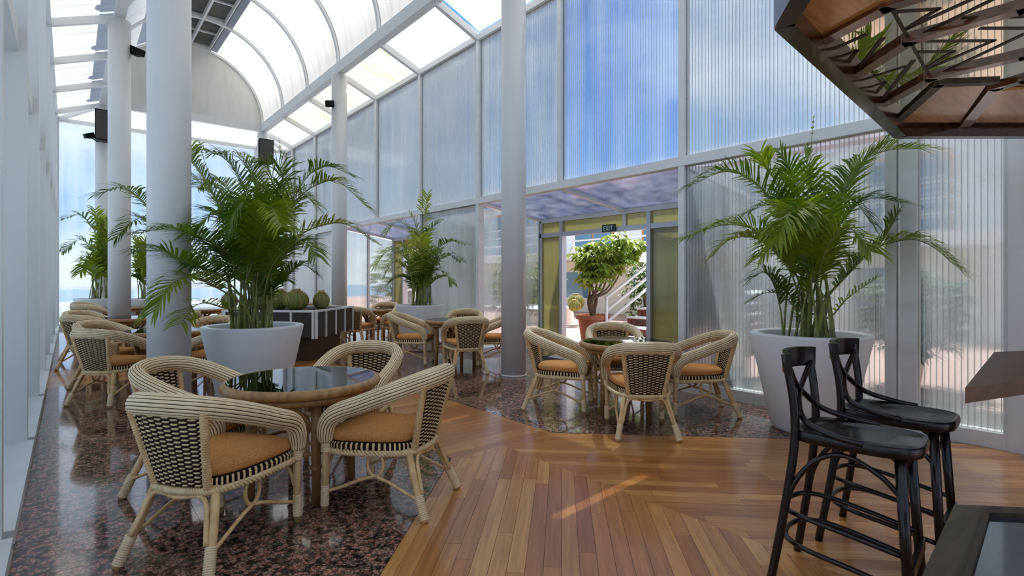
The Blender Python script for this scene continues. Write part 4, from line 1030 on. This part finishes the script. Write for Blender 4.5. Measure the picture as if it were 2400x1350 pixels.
# ------------------------------------------------------------------ courtyard outside the right wall
MB().box(7.2, 40, -12, 40, -.12, -.01).build('ground', 'terrace')['kind'] = 'structure'
MB().box(-14, 7.2, 19.0, 40, -.15, -.02).build('ground_end', 'render_white')['kind'] = 'structure'
MB().box(-14, -.56, -12, 19.0, -.15, -.02).build('ground_left', 'render_white')['kind'] = 'structure'
MB().box(-400, 400, 40, 900, -9, -8).build('sea', 'sea')['kind'] = 'structure'
MB().box(-900, -14, -400, 900, -9, -8.05).build('sea_left', 'sea')['kind'] = 'structure'
rl = thing('terrace_railing', 'white terrace railing outside the far end wall', 'railing', loc=(2, 22, 0))
MB().box(-8, 7, 22, 22.1, 1.0, 1.1).build('top_bar', 'stair_white', rl); MB().box(-8, 7, 22.0, 22.2, 0, .45).build('parapet', 'render_white', rl)
for k in range(11): MB().box(-8 + 1.5 * k, -7.94 + 1.5 * k, 22.02, 22.08, .45, 1.0).build('baluster', 'stair_white', rl)
# stairs
sg_ = thing('courtyard_stairs', 'brown board stairs with white nosings outside the door', 'stairs', loc=(8.6, 6.2, 0))
for k in range(6):
    t0 = 8.45 + .36 * k; z1 = .175 * (k + 1)
    MB().box(t0 - .02, t0 + .40, 4.6, 7.2, z1 - .03, z1).build('tread', 'stair_white', sg_)
    y = 4.62
    while y < 7.15: MB().box(t0, t0 + .03, y, min(y + .135, 7.19), z1 - .175, z1 - .03).build('riser_board', 'stair_brown', sg_); y += .145
    MB().box(t0 + .03, t0 + .36, 4.62, 7.17, 0, z1 - .03).build('step_core', 'stair_brown', sg_)
MB().box(10.6, 13.5, 4.6, 7.2, 0, 1.05).build('landing', 'stair_white', sg_)
# white handrail
hr = thing('stair_handrail', 'white three-bar handrail beside the brown stairs', 'handrail', loc=(8.55, 7.23, 0))
for z in (.42, .66, .93):
    MB().tube([V(8.52, 7.24, z), V(10.6, 7.24, z + 1.02), V(12.6, 7.24, z + 1.02)], .032, 8).build('bar', 'stair_white', hr, smooth=True)
for t, z in ((8.55, 0), (10.6, 1.0), (12.0, 1.0)): MB().tube([V(t, 7.24, z), V(t, 7.24, z + .96)], .032, 8).build('post', 'stair_white', hr, smooth=True)
# tree in a terracotta pot
def leaf_whorl(q, c, rd, r=.2, n=8):
    for k in range(n):
        a = 2 * PI * k / n + rd.uniform(-.2, .2); d = V(math.cos(a), math.sin(a), 0); ln = r * rd.uniform(.8, 1.2); e = V(-d.y, d.x, 0) * r * .2
        dn = rd.uniform(.25, .8); p1 = c + d * ln * .5 - V(0, 0, ln * dn * .25); p2 = c + d * ln * (1 - .2 * dn) - V(0, 0, ln * dn); k0 = len(q.v)
        q.v += [c + d * r * .12, p1 - e, p1 + e, p2]; q.face((k0, k0 + 1, k0 + 3)); q.face((k0, k0 + 3, k0 + 2))
tp = V(8.55, 7.62, 0); tr_ = thing('potted_tree', 'yellow-green umbrella tree in a terracotta pot in the courtyard', 'potted tree', loc=tp)
MB().lathe([(0, 0), (.24, 0), (.31, .48), (.36, .48), (.36, .57), (.33, .57), (.31, .53), (0, .52)], 36, tp).build('pot', 'terracotta', tr_, smooth=False)
rd = random.Random(4); ends = []
for k, e in enumerate((at(1385, 612, 11.3), at(1425, 605, 11.7), at(1490, 575, 12.0), at(1450, 570, 11.5), at(1372, 600, 11.6), at(1408, 575, 11.2), at(1388, 642, 11.2), at(1425, 632, 11.5), at(1470, 605, 11.9))):
    dx, dy, zz = e - tp
    pts = [tp + V(.03 * math.cos(k * 1.3), .03 * math.sin(k * 1.3), .5), tp + V(.09 * math.cos(k * 2), .09 * math.sin(k * 2), .9), tp + V(dx * .4, dy * .4, 1.12), tp + V(dx, dy, zz)]
    MB().tube(catmull(pts, 6), [.035 * (1 - .6 * i / 18) for i in range(19)], 7).build('trunk', 'bark', tr_, smooth=True); ends.append(pts[-1])
q = MB()
for e in ends:
    for k in range(22):
        d = V(rd.gauss(0, 1), rd.gauss(0, 1), rd.gauss(0, .8)).normalized() * rd.uniform(.08, .34); leaf_whorl(q, e + d, rd, rd.uniform(.18, .27), 7)
tag(q.build('foliage', 'tree_leaf', tr_), kind='stuff')
# round white bed with cacti
MB().lathe([(0, 0), (1.25, 0), (1.2, .46), (1.05, .46), (1.0, .42), (0, .42)], 48, (11.2, 12.4, 0)).build('round_planter', 'render_white', loc=V(11.2, 12.4, 0)); tag(bpy.context.scene.objects['round_planter'], 'low round white planter wall in the courtyard', 'planter')
for px, pz, r, lb in ((1350, 15.6, .25, 'golden ball cactus at the back of the round white planter'), (1346, 15.05, .17, 'golden ball cactus at the front of the round white planter'), (1320, 15.2, .10, 'smallest golden ball cactus in the round white planter')):
    p = at(px, 700, pz); cactus('ball_cactus', lb, p.x, p.y, .42, r, r * 1.9, 'golden cacti in the round planter', ribs=20)
def bush(name, label, c, r, n, matn, rd, zs=1.0, whorl=.16, cat='shrub'):
    root = thing(name, label, cat, loc=(c[0], c[1], 0)); c = Vector(c); q = MB()
    for k in range(n):
        d = V(rd.gauss(0, 1), rd.gauss(0, 1), rd.gauss(0, 1)).normalized() * r * rd.uniform(.45, 1) ; d.z *= zs; leaf_whorl(q, c + d, rd, whorl * rd.uniform(.7, 1.3), 6)
    tag(q.build('foliage', matn, root), kind='stuff')
    q = MB()
    for k in range(4): q.tube([V(c.x + .05 * k, c.y, 0), V(c.x + r * .3 * math.cos(k * 1.6), c.y + r * .3 * math.sin(k * 1.6), c.z)], [.04, .02], 6)
    q.build('branches', 'bark', root)
rd = random.Random(9)
bush('shrub', 'green shrub blurred behind the ribbed glass left of the palm', (7.75, 3.25, 1.1), .42, 180, 'hedge_leaf', rd, 1.3)
bush('shrub', 'dark shrub blurred behind the rightmost ribbed pane', (8.0, 1.9, .95), .62, 260, 'hedge_leaf', rd, .9)
bush('shrub', 'leafy shrub outside the side wall of the entrance lobby', (7.95, 9.35, 1.2), .65, 240, 'tree_leaf', rd, 1.3)
bush('shrub', 'leafy shrub outside the far entrance lobby', (7.9, 15.2, 1.4), 1.0, 300, 'tree_leaf', rd, 1.3)
bush('shrub', 'broad-leaved plant behind the round white planter', (13.0, 13.9, 1.2), .6, 100, 'hedge_leaf', rd, 1.2, .34)
bush('shrub', 'dark shrub under the courtyard stairs rail', (11.6, 8.4, 1.0), .7, 200, 'hedge_leaf', rd, 1.3)
# building across the courtyard
bl = thing('courtyard_building', 'white two-storey building with a balcony across the courtyard', 'building', loc=(16, 10, 0))
MB().box(16, 22, -6, 30, 0, 2.05).build('ground_floor', 'render_cream', bl); MB().box(14.6, 22, -6, 30, 2.05, 2.4).build('balcony_slab', 'render_white', bl)
MB().box(17, 22, -6, 30, 2.4, 5.0).build('upper_floor', 'render_white', bl)
MB().hexa([V(16.6, -6, 5.0), V(22, -6, 6.6), V(22, 30, 6.6), V(16.6, 30, 5.0)], [V(16.6, -6, 5.15), V(22, -6, 6.75), V(22, 30, 6.75), V(16.6, 30, 5.15)]).build('roof', 'roof_tile', bl)
for z in (2.75, 3.1, 3.45): MB().box(14.65, 14.7, -6, 30, z, z + .05).build('balcony_bar', 'stair_white', bl)
for k in range(18): MB().box(14.64, 14.7, -6 + 2 * k, -5.94 + 2 * k, 2.4, 3.5).build('balcony_post', 'stair_white', bl)
for k in range(9):
    y = -4 + 3.6 * k; w_ = MB().box(16.95, 17.0, y, y + 2.2, 2.4, 4.6).build('balcony_door', 'orange_frame', bl)
    for a, b in ((.1, 1.05), (1.15, 2.1)): MB().box(16.93, 16.96, y + a, y + b, 2.5, 4.5).build('pane', 'far_glass', w_)
    w_ = MB().box(15.96, 16.0, y + .4, y + 1.9, .5, 1.7).build('window', 'stair_white', bl); MB().box(15.94, 15.97, y + .48, y + 1.82, .58, 1.62).build('pane', 'far_glass', w_)
for k in range(6): MB().box(14.7, 14.9, 2 + 4.5 * k, 2.2 + 4.5 * k, 0, 2.05).build('pillar', 'render_white', bl)
ex = thing('fire_extinguisher', 'red fire extinguisher on a cream wall across the courtyard', 'fire extinguisher', loc=at(1370, 655, 19.5))
p = at(1370, 655, 20.8); MB().lathe([(0, 0), (.09, 0), (.09, .42), (.03, .5), (.03, .56), (0, .56)], 16, p - V(0, 0, .2)).build('cylinder', 'red_metal', ex); MB().bar(p + V(-.03, 0, .36), p + V(.05, .08, .40), .03, .04).build('valve', 'black_plastic', ex)
um = thing('parasol', 'white parasol beyond the courtyard stairs', 'parasol', loc=(12.6, 9.0, 0)); p = at(1520, 610, 16.5); um.location = (p.x, p.y, 0)
MB().lathe([(1.1, 1.75), (.8, 1.98), (.4, 2.12), (0, 2.18)], 10, (p.x, p.y, 0)).build('canopy', 'stair_white', um); MB().tube([V(p.x, p.y, 0), V(p.x, p.y, 2.15)], .025, 8).build('pole', 'aluminium', um)
